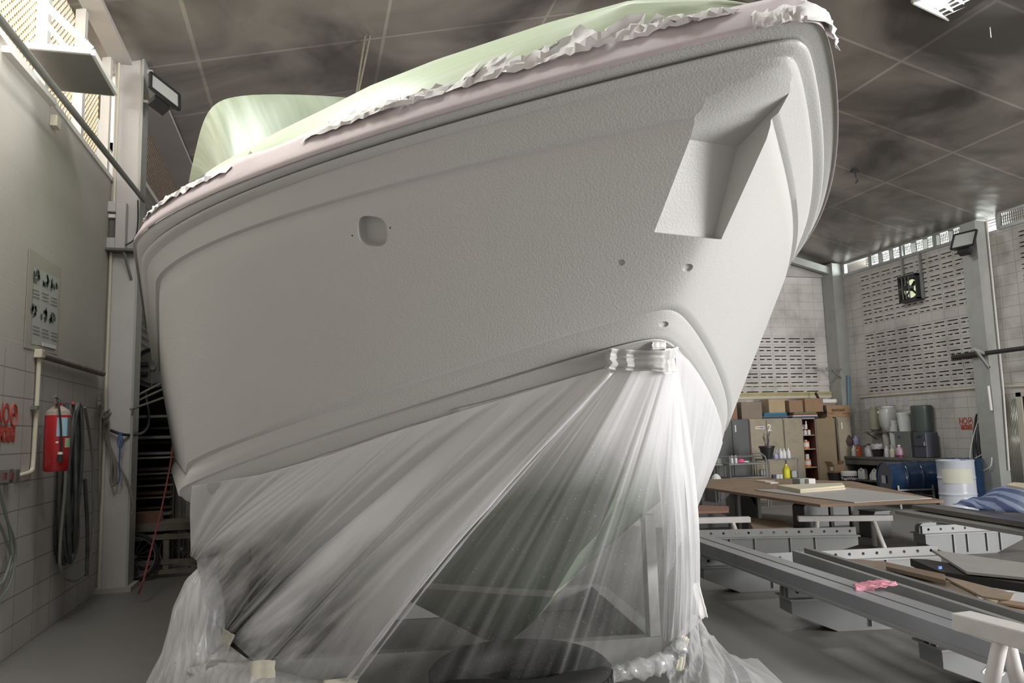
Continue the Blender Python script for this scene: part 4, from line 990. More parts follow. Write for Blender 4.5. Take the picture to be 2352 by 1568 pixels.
for k in range(3): a = .5+k*2.09; mb.bar(cR+V(0, -.02, 0), cR+V(.22*math.cos(a), -.02, .22*math.sin(a)), .02, .012)
mb.cyl(cR-V(0, .05, 0), cR, .03, n=12); mb.build('spoke', M_steel, hr, world=True)
xa = -2.14
MB().bb(xa, cR.x-.05, cR.y-.06, cR.y-.03, cR.z+.03, cR.z+.07).bb(xa, cR.x-.05, cR.y-.06, cR.y-.03, cR.z-.09, cR.z-.05).build('arm', M_black, hr, world=True)
ct = thing('hand_cart', 'old wooden hand cart with bicycle wheels behind the left column', 'cart', V(-1.7, 9.9, 0))
YC = 9.75
M_wd = mat('weathered_grey_wood', (.17, .15, .13), .8, var=.25, vs=8)
def cz(y): return atY(380, y, YC).z
xc0, xc1 = -2.1, atY(500, 1250, YC).x
for y in (1212, 1232): MB().bb(xc0, xc1, YC-.03, YC+.02, cz(y)-.03, cz(y)+.03).build('rail', M_wd, ct, world=True)
for y in (1290, 1312): MB().bb(xc0, xc1, YC-.03, YC+.02, max(cz(y), .06)-.025, max(cz(y), .06)+.025).build('rail', M_wd, ct, world=True)
MB().bb(xc0, xc1, YC, YC+.6, cz(1205)-.01, cz(1205)+.015).build('deck', M_wd, ct, world=True)
for x in (atY(382, 1250, YC).x, atY(445, 1250, YC).x): MB().bb(x-.03, x+.03, YC-.02, YC+.02, .1, cz(1225)).build('post', M_wd, ct, world=True)
for px_, yy in ((306, YC-.12), (412, YC+.3)):
    c = atY(px_, 1290, yy); c.z = .27
    wl_ = MB().tube([c+V(.25*math.cos(a), 0, .25*math.sin(a)) for a in np.linspace(0, 2*math.pi, 41)], .022, 10, cap=False).build('wheel', M_rub, ct, world=True, smooth=True)
    mb = MB()
    for k in range(16): a = 2*math.pi*k/16; mb.bar(c, c+V(.23*math.cos(a), 0, .23*math.sin(a)), .004, .004)
    mb.tube([c+V(.225*math.cos(a), 0, .225*math.sin(a)) for a in np.linspace(0, 2*math.pi, 41)], .009, 6, cap=False); mb.cyl(c-V(0, .05, 0), c+V(0, .05, 0), .025, n=10)
    o = mb.build('spokes', M_steel, ct, world=True); 
o = MB().box(V(atY(340, 1190, YC+.2).x, YC+.25, cz(1205)+.075), (.26, .3, .12)).build('cardboard_carton', mat('old_brown_carton', (.16, .09, .06), .8)); tag(o, 'small brown carton lying on the hand cart', 'box')
# rope hanging from the ceiling, ceiling hook
rz_ = roofz(.9)
tp0 = atY(862, 0, 9.2); bt = atY(810, 200, 9.2)
for i, dx in enumerate((0, .07)):
    o = MB().tube(spline([tp0+V(dx, 0, .35), tp0.lerp(bt, .5)+V(dx*.8, 0, 0), bt+V(0, 0, -.4)], 8), .013, 8).build('hanging_rope', M_rope, smooth=True); tag(o, ['left strand', 'right strand'][i]+' of the rope hanging from the ceiling above the canopy', 'rope', 'rope strands above the canopy')
# ------------------------------------------------------------------ far right corner: cabinets
def box_px(name, m, Y, x0, x1, y0, y1, dep, label=None, cat=None, rz=0, bevel=.004, group=None, z0=None):
    a = atY(x0, y0, Y); b = atY(x1, y1, Y); zb = b.z if z0 is None else z0
    o = MB().bb(a.x, b.x, Y, Y+dep, zb, a.z).build(name, m, bevel=bevel)
    if label: tag(o, label, cat, group)
    return o
YCB = 14.4; ZC = 1.70
M_cbg = mat('dark_grey_cabinet', (.11, .115, .115), .5, var=.12, vs=3, stain=.2)
M_cbb = mat('beige_cabinet', (.36, .31, .235), .5, var=.1, vs=3, stain=.55, scol=(.14, .10, .06), ss=3)
M_cbt = mat('tan_cabinet', (.30, .235, .15), .55, var=.12, vs=3, stain=.5, scol=(.14, .10, .06), ss=3)
M_cbr = mat('red_brown_interior', (.10, .03, .02), .7)
M_numb = mat('white_chalk_paint', (.75, .74, .72), .7)
def xY(px, Y=YCB): return atY(px, 1000, Y).x
def cabinet(px0, px1, m, splits, label, numb=None, npx=None):
    x0, x1 = xY(px0)+.006, xY(px1)-.006
    t = thing('steel_cabinet', label, 'cabinet', V((x0+x1)/2, YCB+.25, 0))
    MB().bb(x0, x1, YCB+.02, YCB+.45, 0, ZC).build('body', m, t, world=True, bevel=.004)
    ed = [x0]+[xY(s) for s in splits]+[x1]
    for a, b in zip(ed[:-1], ed[1:]):
        d = MB().bb(a+.008, b-.008, YCB-.002, YCB+.02, .06, ZC-.03).build('door', m, t, world=True, bevel=.004)
        MB().box(((a+b)/2+(b-a)*.38*(1 if a == x0 else -1), YCB-.012, .95), (.02, .02, .12)).build('handle', M_steel, d, world=False) if False else None
        h = MB().box(((b-.05) if a == x0 else (a+.05), YCB-.012, .95), (.018, .02, .11)); hv = Matrix.LocRotScale(t.location, None, None).inverted(); h.v = [tuple(hv@Vector(v)) for v in h.v]; h.build('handle', M_steel, d, loc=V(0, 0, 0))
    if numb: text(numb, 'number', M_numb, .2, V(xY(npx), YCB-.006, ZC-.2), (1, 0, 0), (0, 0, 1), t, .001, bold=.004)
    return t
cabinet(1640, 1682-40, M_cbg, [], 'dark grey steel cabinet hidden mostly by the bow') if False else None
cabinet(1641, 1722, M_cbg, [1682], 'dark grey steel cabinet numbered 1 nearest the bow', '1', 1690)
t = cabinet(1723, 1801, M_cbb, [1762], 'beige steel cabinet numbered 2 with a small sticker', '2', 1768)
a, b = atY(1735, 979, YCB-.004), atY(1756, 985, YCB-.004); MB().bb(a.x, b.x, YCB-.006, YCB-.003, b.z, a.z).build('sticker', M_white, t, world=True)
MB().bb(a.x+.02, (a.x+b.x)/2, YCB-.008, YCB-.006, b.z+.02, a.z-.02).build('sticker_print', mat('orange_print', (.6, .25, .05), .6), t, world=True)
MB().bb((a.x+b.x)/2, b.x-.02, YCB-.008, YCB-.006, b.z+.02, a.z-.02).build('sticker_print', mat('blue_print', (.05, .1, .4), .6), t, world=True)
# cabinet with the open door and red-brown shelves
x0, x1, x2, x3, x4 = xY(1802), xY(1845), xY(1876), xY(1898), xY(1917)
t = thing('steel_cabinet', 'beige steel cabinet with one open bay of paint cans', 'cabinet', V((x0+x2)/2, YCB+.25, 0))
MB().bb(x0, x1, YCB+.02, YCB+.45, 0, ZC).bb(x1, x2, YCB+.42, YCB+.45, 0, ZC).bb(x1, x2, YCB+.0, YCB+.45, ZC-.03, ZC).bb(x1, x2, YCB, YCB+.45, 0, .06).bb(x2-.02, x2, YCB, YCB+.45, 0, ZC).build('body', M_cbb, t, world=True)
MB().bb(x1+.005, x2-.022, YCB+.40, YCB+.418, .06, ZC-.03).bb(x1+.001, x1+.01, YCB+.02, YCB+.418, .06, ZC-.03).bb(x2-.03, x2-.021, YCB+.02, YCB+.418, .06, ZC-.03).build('lining', M_cbr, t, world=True)
MB().bb(x0+.008, x1-.008, YCB-.002, YCB+.02, .06, ZC-.03).build('door', M_cbb, t, world=True, bevel=.004)
MB().bar((x2, YCB-.01, ZC/2+.02), (x3, YCB-.30, ZC/2+.02), .02, ZC-.09).build('open_door', M_cbt, t, world=True)
sh_z = [atY(1860, y, YCB+.05).z for y in (998, 1030, 1072)]
for z in sh_z: MB().bb(x1+.01, x2-.03, YCB+.03, YCB+.40, z-.02, z).build('shelf', M_cbb, t, world=True)
text('1', 'number', M_numb, .16, V(xY(1853), YCB-.006, ZC-.14), (1, 0, 0), (0, 0, 1), t, .001, bold=.006)
M_lab = mat('white_can_label', (.68, .66, .63), .5); M_org = mat('orange_can', (.62, .20, .05), .4); M_rd = mat('red_can_lid', (.38, .04, .03), .4)
def can(x, y, z, r, h, m, mlab, label, group, name='paint_can', cap=None):
    t = thing(name, label, 'can', V(x, y, z), 0, group)
    MB().lathe([(0, 0), (r, 0), (r, h), (r*.92, h), (0, h*.98)], n=16).build('body', m, t, smooth=True)
    MB().lathe([(r*1.01, h*.25), (r*1.01, h*.8)], n=16).build('paper_label', mlab, t, smooth=True)
    if cap: MB().lathe([(0, h), (r*.45, h), (r*.45, h*1.18), (0, h*1.2)], n=12).build('cap', cap, t, smooth=True)
    return t
mats = (M_rd, M_lab)
wB = x2-x1-.06
for i in range(3): can(x1+.07+i*wB/3+.0, YCB+.15, sh_z[0], .036, .10, M_lab, M_lab, ['left', 'middle', 'right'][i]+' white bottle with red cap on the top shelf of the open cabinet bay', 'white bottles in the open cabinet', 'small_bottle', M_rd)
for i in range(2): can(x1+.09+i*wB/3, YCB+.15, sh_z[0]+.122, .036, .10, M_lab, M_lab, ['left', 'right'][i]+' white bottle with red cap stacked second high in the open cabinet bay', 'upper white bottles in the open cabinet', 'small_bottle', M_rd)
can(x1+.16, YCB+.16, sh_z[1], .075, .16, M_org, M_lab, 'large orange can on the middle shelf of the open cabinet', None, cap=M_lab); can(x1+.05, YCB+.16, sh_z[1], .03, .13, M_org, M_lab, 'narrow orange can beside the large one on the middle shelf', None)
can(x1+.17, YCB+.16, sh_z[2], .075, .16, M_org, M_lab, 'large orange can on the lower shelf of the open cabinet', None); can(x1+.05, YCB+.16, sh_z[2], .035, .14, M_org, M_lab, 'narrow orange can on the lower shelf', None)
can(x1+.17, YCB+.16, sh_z[2]+.163, .045, .11, M_lab, M_lab, 'small white can standing on the lower orange can', None)
can(x1+.08, YCB+.16, .061, .05, .14, M_grime, M_lab, 'grey can at the bottom left of the open cabinet', None); can(x1+.21, YCB+.16, .061, .05, .16, M_lab, M_lab, 'pale can at the bottom right of the open cabinet', None)
t = thing('steel_cabinet', 'narrow tan steel cabinet with its edge towards the viewer', 'cabinet', V((x3+x4)/2, YCB+.2, 0)); MB().bb(x3+.03, x4, YCB+.02, YCB+.45, 0, ZC).build('body', M_cbt, t, world=True, bevel=.004); MB().bb(x3+.04, x4-.01, YCB, YCB+.02, .06, ZC-.03).build('door', M_cbt, t, world=True)
t = cabinet(1925, 1957, M_cbb, [], 'narrow beige cabinet by the corner under the lettered carton', '1', 1935)
# things on top of the cabinets
def card(n, c): return mat(n, c, .8, var=.08, vs=6)
KB, KG, KT, KR = card('brown_cardboard', (.30, .19, .115)), card('greyish_cardboard', (.24, .19, .155)), card('tan_cardboard', (.42, .32, .20)), card('reddish_cardboard', (.26, .15, .10))
def pbox(m, x0_, x1_, y0_, y1_, label, Y=YCB+.06, dep=.34, z0=None, parts=True):
    a = atY(x0_, y0_, Y); b = atY(x1_, y1_, Y); zb = b.z if z0 is None else z0
    t = thing('cardboard_box', label, 'box', V((a.x+b.x)/2, Y+dep/2, zb))
    MB().bb(a.x, b.x, Y, Y+dep, zb, a.z).build('carton', m, t, world=True, bevel=.003)
    MB().bb((a.x+b.x)/2-.02, (a.x+b.x)/2+.02, Y-.001, Y+dep, a.z, a.z+.001).build('packing_tape', M_tape, t, world=True)
    return t
ZT = ZC+.002
pbox(KR, 1668, 1694, 930, 957, 'reddish carton on the cabinets nearest the hull', z0=ZT); pbox(KG, 1702, 1751, 923, 955, 'large grey-brown carton on the cabinets', z0=ZT)
def sheets(xa, xb, cols, label):
    t = thing('board_stack', label, 'boards', V((xY(xa)+xY(xb))/2, YCB+.25, ZT)); z = ZT
    for i, c in enumerate(cols):
        h = .03; o = .02*(hash2(i, xa)-.5); MB().bb(xY(xa)+o+.015*i, xY(xb)-.01*i, YCB+.03+o, YCB+.40, z, z+h-.004).build('board', mat('board_'+c[0], c[1], .6), t, world=True); z += h
    return z
zt1 = sheets(1757, 1815, [('navy', (.04, .06, .13)), ('slate', (.09, .15, .18)), ('teal', (.05, .17, .22)), ('blue', (.06, .20, .30))], 'stack of teal and blue boards on the cabinets')
zt2 = sheets(1825, 1884, [('navy', (.04, .06, .13)), ('pale', (.55, .53, .52)), ('maroon', (.30, .06, .06)), ('green', (.12, .22, .10))], 'stack of white, red and green boards on the cabinets')
pbox(KT, 1765, 1804, 917, 943, 'tan carton lying on the teal boards', z0=zt1+.001); pbox(KB, 1812, 1845, 919, 943, 'brown carton between the two board stacks', z0=zt2+.001, Y=YCB+.1); pbox(KB, 1848, 1892, 915, 942, 'wide brown carton on the green board', z0=zt2+.001)
o_ = pbox(card('lettered_cardboard', (.34, .215, .13)), 1898, 1955, 931, 955, 'brown carton with dark lettering at the right end of the cabinets', z0=ZT, dep=.3)
M_ptx = mat('carton_print', (.13, .075, .03), .8)
cc = atY(1926, 942, YCB+.054); text('SEAPONST', 'lettering', M_ptx, .075, cc, (1, 0, 0), (0, 0, 1), o_, .001, bold=.003, sx=.95)
for xa_, xb_ in ((1903, 1917), (1934, 1952)):
    a, b = atY(xa_, 949, YCB+.055), atY(xb_, 949, YCB+.055); MB().bar(a, b, .002, .012).build('print_line', M_ptx, o_, world=True)
za = atY(1900, 931, YCB+.06).z
o = MB().bb(xY(1892), xY(1930), YCB+.08, YCB+.36, za+.002, za+.06).build('flat_carton', KG); tag(o, 'flat grey carton lying on the lettered carton', 'box')
o = MB().bb(xY(1891), xY(1934), YCB+.09, YCB+.36, za+.063, za+.14).build('white_carton', M_white); tag(o, 'flat white carton topmost above the lettered carton', 'box')
o = MB().bar(atY(1873, 902, YCB+.3), atY(1898, 948, YCB-.02), .03, .05).build('umbrella', M_black); tag(o, 'closed black umbrella leaning on the cartons over the cabinets', 'umbrella')
# ---------------------------------------------------------------- pipes on the back wall
M_yel = mat('aged_yellow_pipe', (.45, .39, .22), .5, var=.15, vs=5)
for i, (y, m, r) in enumerate(((903, M_yel, .022), (907, M_yel, .022), (911, M_pipe, .02), (914, M_pipe, .014))):
    z = atY(1800, y, YB-.05).z
    o = MB().cyl((7.0, YB-.05, z), (11.5, YB-.05, z), r, n=10).build('wall_pipe', m, smooth=True); tag(o, ['topmost yellow pipe', 'second yellow pipe', 'cream pipe below the yellow ones', 'thin lowest pipe'][i]+' along the back wall over the cabinets', 'pipe', 'pipes over the cabinets')
o = MB().tube(spline([V(7, YB-.03, atY(1800, 885, YB).z), atY(1880, 884, YB-.03), atY(1918, 884, YB-.03), atY(1926, 896, YB-.03), atY(1932, 905, YB-.03)], 8), .011, 8).build('thin_conduit', M_pipe, smooth=True); tag(o, 'thin grey conduit bending down near the corner of the back wall', 'conduit')
o = MB().tube([atY(1906, 645, YB-.03), atY(1914, 740, YB-.03), atY(1926, 895, YB-.03)], .016, 8).build('yellow_conduit', M_yel, smooth=True); tag(o, 'yellow conduit running down the back wall beside the corner column', 'conduit')
o = MB().cyl(atY(1948, 862, 14.58), atY(1950, 945, 14.58), .03, n=12).build('blue_pipe', mat('pale_blue_pipe', (.14, .26, .36), .5), smooth=True); tag(o, 'blue pipe section on the corner column', 'pipe')
cc = thing('security_camera', 'small dome-style security camera high on the back wall', 'camera', atY(1900, 655, YB-.02))
p = atY(1896, 652, YB-.02); MB().cyl(p, p+V(0, -.16, -.02), .05, n=20).build('housing', M_steel, cc, world=True, smooth=True); MB().cyl(p+V(.03, -.19, -.04), p+V(.03, -.16, -.04), .028, n=16).build('lens', M_black, cc, world=True)
MB().bar(p+V(-.05, 0, -.14), p+V(0, -.08, -.03), .02).build('arm', M_steel, cc, world=True); MB().box(atY(1906, 641, YB-.04), (.1, .06, .09)).build('junction_box', M_pipe, cc, world=True)
br = thing('steel_bracket', 'triangular steel bracket on the corner column', 'bracket', atY(1925, 850, 14.6))
MB().bar(atY(1898, 847, 14.6), atY(1932, 848, 14.6), .04).bar(atY(1912, 850, 14.6), atY(1932, 868, 14.6), .035).cyl(atY(1900, 847, 14.55), atY(1900, 847, 14.65), .04, n=10).build('arm', M_steel, br, world=True)
# ---------------------------------------------------------------- right wall fittings
def oR(px, py, d=0): return atX(px, py, XR-d)
fan = thing('exhaust_fan', 'round exhaust fan with guard bars on the right wall', 'fan', oR(2085, 664, .1))
fc = oR(2086, 662, .14); fr_ = .19
mb = MB().bb(XR-.16, XR-.02, fc.y-.25, fc.y+.25, fc.z-.27, fc.z-.22).bb(XR-.16, XR-.02, fc.y-.25, fc.y+.25, fc.z+.22, fc.z+.27).bb(XR-.16, XR-.02, fc.y-.25, fc.y-.21, fc.z-.25, fc.z+.25).bb(XR-.16, XR-.02, fc.y+.21, fc.y+.25, fc.z-.25, fc.z+.25)
mb.build('housing', M_black, fan, world=True)
mb = MB(); 
for k in range(32):
    a, b = 2*math.pi*k/32, 2*math.pi*(k+1)/32; q0, q1 = [V(XR-.08, fc.y+.21*math.cos(t)*min(1.4, 1/max(abs(math.cos(t)), abs(math.sin(t)))), fc.z+.21*math.sin(t)*min(1.4, 1/max(abs(math.cos(t)), abs(math.sin(t))))) for t in (a, b)]
    mb.add([V(XR-.08, fc.y+fr_*math.cos(a), fc.z+fr_*math.sin(a)), V(XR-.08, fc.y+fr_*math.cos(b), fc.z+fr_*math.sin(b)), q1, q0], [(0, 1, 2, 3)])
mb.build('ring', M_black, fan, world=True, recalc=False)
mb = MB()
for k in range(4):
    a = math.pi/4+math.pi/2*k; mb.box(V(XR-.07, fc.y+.10*math.cos(a), fc.z+.10*math.sin(a)), (.012, .15, .06), R=Matrix.Rotation(a, 3, 'X')@Matrix.Rotation(.5, 3, 'Y'))
mb.cyl((XR-.22, fc.y, fc.z), (XR-.05, fc.y, fc.z), .055, n=16); mb.build('motor', M_black, fan, world=True)
op = bpy.data.materials.new('daylight_glow_disc'); op.use_nodes = True; e = op.node_tree.nodes['Principled BSDF']; e.inputs['Base Color'].default_value = (.3, .35, .15, 1); e.inputs['Emission Color'].default_value = (.75, .82, .55, 1); e.inputs['Emission Strength'].default_value = .8  # emission stands in for daylight behind the fan
MB().cyl((XR-.03, fc.y, fc.z), (XR-.02, fc.y, fc.z), fr_, n=32).build('daylight_glow_disc', op, fan, world=True)
mb = MB()
for d in (-.09, .0, .09): mb.bar((XR-.2, fc.y+d, fc.z-.22), (XR-.2, fc.y+d, fc.z+.22), .014)
mb.bar((XR-.2, fc.y-.22, fc.z), (XR-.2, fc.y+.22, fc.z), .014); mb.build('guard', M_steel, fan, world=True)
for y in (fc.y+.21, fc.y-.26): MB().bar((XR-.05, y, fc.z-.25), (XR-.05, y, 4.9), .05, .04).build('hanger', M_al, fan, world=True)
flood('flood_lamp', 'square flood lamp high on the second right column', atX(2215, 552, 11.3), Matrix.Rotation(math.radians(-75), 3, 'Z')@Matrix.Rotation(-.5, 3, 'X'), .20, V(11.55, 10.9, 4.7))
hp = thing('black_pipe', 'long black pipe on a bracket across the right columns', 'pipe', oR(2280, 812, .35))
MB().cyl(atX(2190, 821, 11.45), V(11.45, 7.0, atX(2352, 799, 11.45).z+.02), .04, n=12).build('pipe', M_black, hp, world=True, smooth=True)
MB().bar(V(11.5, 10.72, 2.68), V(11.2, 10.72, 2.78), .05).bar(V(11.5, 10.72, 2.45), V(11.25, 10.72, 2.76), .04).build('bracket', M_al, hp, world=True)
mb = MB()
for i in range(14): p = atX(2188+i*5, 822-i*.8, 11.44); mb.tube([p+V(0, .02*math.cos(a), .05*math.sin(a)) for a in np.linspace(0, 6.28, 9)], .012, 6, cap=False)
mb.build('wound_rope', M_black, hp, world=True)
o = MB().tube([oR(1975, 912, .03), oR(2262, 889, .03)], .014, 8).tube([oR(2262, 889, .03), oR(2400, 884, .03)], .014, 8).build('wall_conduit', M_pipe, smooth=True); tag(o, 'thin conduit along the right wall under the slotted blocks', 'conduit')
o = MB().tube([atY(2270, 886, 10.705), atY(2277, 942, 10.705)], .022, 10).build('white_downpipe', M_white, smooth=True); tag(o, 'short white pipe on the second right column', 'pipe')
o = MB().tube([atY(2266, 505, 10.68), atY(2305, 898, 10.68), atY(2318, 1080, 10.68)], .014, 8).build('column_conduit', M_white, smooth=True); tag(o, 'white conduit down the second right column', 'conduit')
no_smoking('stencilled_sign', 'small red stencilled no smoking sign on the right wall', oR(2222, 973, .004), (0, -1, 0), .11)
for i, (a, b, y0_, y1_) in enumerate(((1986, 2008, 915, 938), (2011, 2034, 914, 932), (2038, 2058, 913, 930), (2068, 2087, 911, 931))):
    p, q = oR(a, y0_, .004), oR(b, y1_, .004); t = thing('paper_notice', ['first paper notice from the corner', 'second paper notice from the corner', 'third paper notice from the corner', 'paper notice nearest the dark drum'][i]+' on the right wall over the bench', 'notice', V(XR, (p.y+q.y)/2, q.z), 0, 'notices over the bench')
    MB().bb(XR-.006, XR-.003, q.y, p.y, q.z, p.z).build('sheet', mat('notice_paper', (.56, .55, .58), .7), t, world=True)
    mb = MB()
    for k in range(5): zz = p.z-.03-k*.035; mb.bb(XR-.008, XR-.006, q.y+.03, p.y-.03, zz-.006, zz)
    mb.build('print', mat('notice_ink', (.22, .22, .24), .7), t, world=True)
# door at the right edge
dr = struct(MB().bb(XR-.06, XR+.02, 10.37, 10.47, 0, 2.0).bb(XR-.06, XR+.02, 9.2, 10.47, 1.93, 2.02).bb(XR-.02, XR+.02, 9.2, 9.3, 0, 2.0).build('door_1', mat('door_frame_paint', (.50, .47, .40), .5)))
MB().bb(XR-.03, XR-.02, 9.2, 10.37, 0, 1.93).build('doorway_shade_panel', M_dark, dr, world=True)  # near-black panel paints the dark of the doorway
MB().bb(XR-.05, XR-.03, 10.1, 10.14, 0, 1.9).bb(XR-.05, XR-.03, 9.3, 10.14, 1.2, 1.26).build('door_leaf_frame', M_al, dr, world=True)
# corrugated shiny sheet beside the column
mb = MB(); P = []
for i in range(60):
    y = 10.46+.26*i/59; P.append([(XR-.05+.015*math.sin(i*.9), y, z) for z in (.0, 1.9)])
o = mb.grid(P).build('steel_cladding', mat('shiny_steel_cladding', (.5, .49, .44), .25, .7), smooth=True, solid=.003); tag(o, 'shiny ribbed steel sheet beside the doorway', 'cladding')
# ---------------------------------------------------------------- workbench on the right wall
bn = thing('workbench', 'long dark workbench along the right wall by the corner', 'workbench', V(11.5, 13.0, 0))
M_bn = mat('workbench_grime', (.15, .145, .135), .6, var=.2, vs=5, stain=.3)
yb0, yb1 = 11.75, 14.55
MB().bb(11.28, XR-.01, yb0, yb1, .80, .85).build('worktop', M_bn, bn, world=True, bevel=.004); MB().bb(11.30, 11.34, yb0, yb1, .68, .80).build('apron', M_bn, bn, world=True)
for y in (yb0+.05, 13.2, yb1-.05): MB().bb(11.30, 11.36, y-.03, y+.03, 0, .8).build('leg', M_bn, bn, world=True)
MB().bb(11.32, XR-.02, yb0, yb1, .33, .36).build('lower_shelf', M_bn, bn, world=True); MB().bb(XR-.03, XR-.015, yb0, yb1, .0, .8).build('back_panel', M_dark, bn, world=True)
ZB = .851
def bx_(px, x=11.5): return atX(px, 1030, x).y
def bsc(x=11.5, y=13.2): return F/((Vector((x, y, .9))-Vector(CAMP)).dot(Vector(_d@M3.T if False else M3@np.array([0, 0, 1.]))))
PXM = bsc()
def bottle(name, px, w, h, m, label, x=11.42, z=ZB, cap=M_white, body='round', lab=None, group=None):
    """w, h in photo pixels"""
    r = w/PXM/2*1.05; H = h/PXM; y = atX(px, 1030, x).y
    t = thing(name, label, 'bottle', V(x, y, z), 0, group)
    pr = [(0, 0), (r*.95, 0), (r, H*.04), (r, H*.58), (r*.85, H*.70), (r*.34, H*.86), (r*.34, H*.90), (0, H*.90)]
    MB().lathe(pr, n=20, sx=1 if body == 'round' else .75).build('bottle_body', m, t, smooth=True)
    MB().lathe([(0, H*.89), (r*.4, H*.89), (r*.4, H), (0, H)], n=14).build('cap', cap, t, smooth=True)
    if lab: MB().lathe([(r*1.01, H*.15), (r*1.01, H*.5)], n=20, sx=1 if body == 'round' else .75).build('label', lab, t, smooth=True)
    return t
M_pw = mat('translucent_white_plastic', (.66, .67, .68), .35); M_lav = mat('lavender_plastic', (.42, .40, .62), .4); M_gp = mat('grey_white_plastic', (.40, .40, .41), .4); M_cream = mat('cream_plastic', (.74, .68, .56), .4); M_pink = mat('pinkish_plastic', (.40, .27, .33), .35); M_mag = mat('magenta_liquid', (.18, .03, .10), .3)
bottle('plastic_bottle', 1936.5, 7, 23, M_pw, 'white plastic bottle at the corner end of the workbench'); bottle('plastic_bottle', 1945, 8, 22, M_pw, 'second white plastic bottle from the corner end of the workbench')
box = MB().box((11.62, bx_(1951, 11.62), ZB+.11), (.1, .1, .21)).build('grey_tin', M_gp, bevel=.004); tag(box, 'pale grey tin behind the first two bottles on the bench', 'tin')
bottle('plastic_bottle', 1961, 11, 26, M_pw, 'hazy plastic bottle left of the red tin'); bottle('plastic_jug', 1967, 17, 26, M_lav, 'lavender jug standing behind the red tin', x=11.62); bottle('plastic_jug', 1967, 14, 22, M_lav, 'lavender bottle stacked on the lavender jug', x=11.63, z=ZB+26/PXM+.001)
rt = thing('red_tin', 'orange-red rectangular tin on the workbench', 'tin', V(11.4, bx_(1972, 11.4), ZB)); MB().box((0, 0, .11), (.07, .10, .22)).build('tin_body', mat('tin_orange', (.58, .12, .05), .35), rt, bevel=.004); MB().box((-.036, 0, .13), (.002, .04, .04)).build('emblem', M_tape, rt); MB().box((0, 0, .225), (.04, .05, .012)).build('lid', M_black, rt)
can(11.45, bx_(1984, 11.45), ZB, .055, .23, M_grime, M_grime, 'dark grey can right of the red tin', None, 'metal_can'); bottle('plastic_jug', 1996, 20, 30, M_gp, 'grey jug with black cap between the grey can and the black bin', cap=M_black)
bi = thing('waste_bin', 'black bin lined with a pale plastic bag on the workbench', 'bin', V(11.48, bx_(2016, 11.48), ZB)); MB().lathe([(0, 0), (.09, 0), (.125, .19), (.12, .19), (.085, .01)], n=24).build('bin_body', M_black, bi, smooth=True)
mb = MB(); 
P = [[(math.cos(a)*(.125+.02*nz(a*3, j)), math.sin(a)*(.125+.02*nz(a*4, j)), .14+.035*j+.03*nz(a*5+j, 7)) for j in range(4)] for a in np.linspace(0, 2*math.pi, 33)]
mb.grid(P).build('bin_bag', M_gp, bi, smooth=True, recalc=False)
bottle('plastic_bottle', 2036.5, 10, 25, M_pw, 'clear round bottle left of the cream bottle on the bench'); bottle('plastic_jug', 2049, 12, 24, M_cream, 'cream square bottle at the middle of the bench', body='sq')
j = bottle('plastic_jug', 2065, 15, 28, M_pink, 'pinkish jug with a dark magenta base of liquid'); MB().lathe([(.0, .001), (.072, .001), (.074, .05), (0, .05)], n=20).build('liquid', M_mag, j, smooth=True)
def bucket(name, px, w, h, m, label, x=11.6, z=ZB, group=None, handle=True, lid=None, taper=.85):
    r = w/PXM/2*1.05; H = h/PXM; y = atX(px, 1030, x).y; t = thing(name, label, 'bucket', V(x, y, z), 0, group)
    MB().lathe([(0, 0), (r*taper, 0), (r*.98, H*.9), (r*1.04, H*.9), (r*1.04, H), (r*.95, H), (r*.9, H*.5), (0, H*.45)], n=28).build('bucket_body', m, t, smooth=True)
    if handle: MB().tube([(-r*.6*0-r*1.02*math.sin(a)*.25-.01, r*1.04*math.cos(a), H*.86-.55*r*math.sin(a)) for a in np.linspace(0, math.pi, 13)], .004, 6).build('bail_handle', M_steel, t, smooth=True)
    if lid: MB().lathe([(0, H), (r*1.07, H), (r*1.07, H*1.05), (0, H*1.06)], n=28).build('lid', lid, t, smooth=True)
    return t
zz = ZB
for i in range(3): bucket('bucket', 2038, 16-i*.3, 25, mat('greyish_bucket', (.46, .455, .44), .4), ['lowest grey bucket', 'middle grey bucket', 'top grey bucket'][i]+' of the slim stack on the bench', z=zz, handle=False, group='slim grey bucket stack'); zz += 25.3/PXM
zz = ZB
for i in range(3): bucket('bucket', 2057, 21-i*.3, 27.5, M_pw, ['lowest white bucket', 'middle white bucket', 'top white bucket'][i]+' of the stack right of the grey buckets', z=zz, group='slim white bucket stack'); zz += 27.8/PXM
gb = thing('metal_locker', 'small dark grey metal locker standing on the bench', 'locker', V(11.6, bx_(2089, 11.6), ZB)); H = 58/PXM
MB().box((0, 0, H/2), (.3, 44/PXM*1.05, H)).build('body', mat('locker_grey', (.15, .16, .15), .5, stain=.2), gb, bevel=.005); MB().box((-.155, .08, H*.8), (.01, .08, .04)).build('badge', mat('blue_badge', (.06, .1, .2), .5), gb)
bucket('bucket', 2084, 30, 42, M_pw, 'large white bucket standing on the grey metal locker', z=ZB+H+.001, x=11.58)
cr = thing('storage_crate', 'dark blue plastic crate with handle holes on the bench', 'crate', V(11.6, bx_(2128, 11.6), ZB)); H2 = 56/PXM
MB().box((0, 0, H2/2), (.3, 36/PXM, H2)).build('crate_body', mat('dark_slate_plastic', (.07, .075, .10), .5), cr, bevel=.02); MB().box((-.152, 0, H2*.82), (.012, .10, .03)).build('handle_slot', M_black, cr); MB().box((-.15, 0, H2*.45), (.012, 37/PXM, .02)).build('rib', M_black, cr); MB().box((-.152, -.12, H2*.55), (.006, .03, .08)).build('label', M_gp, cr)
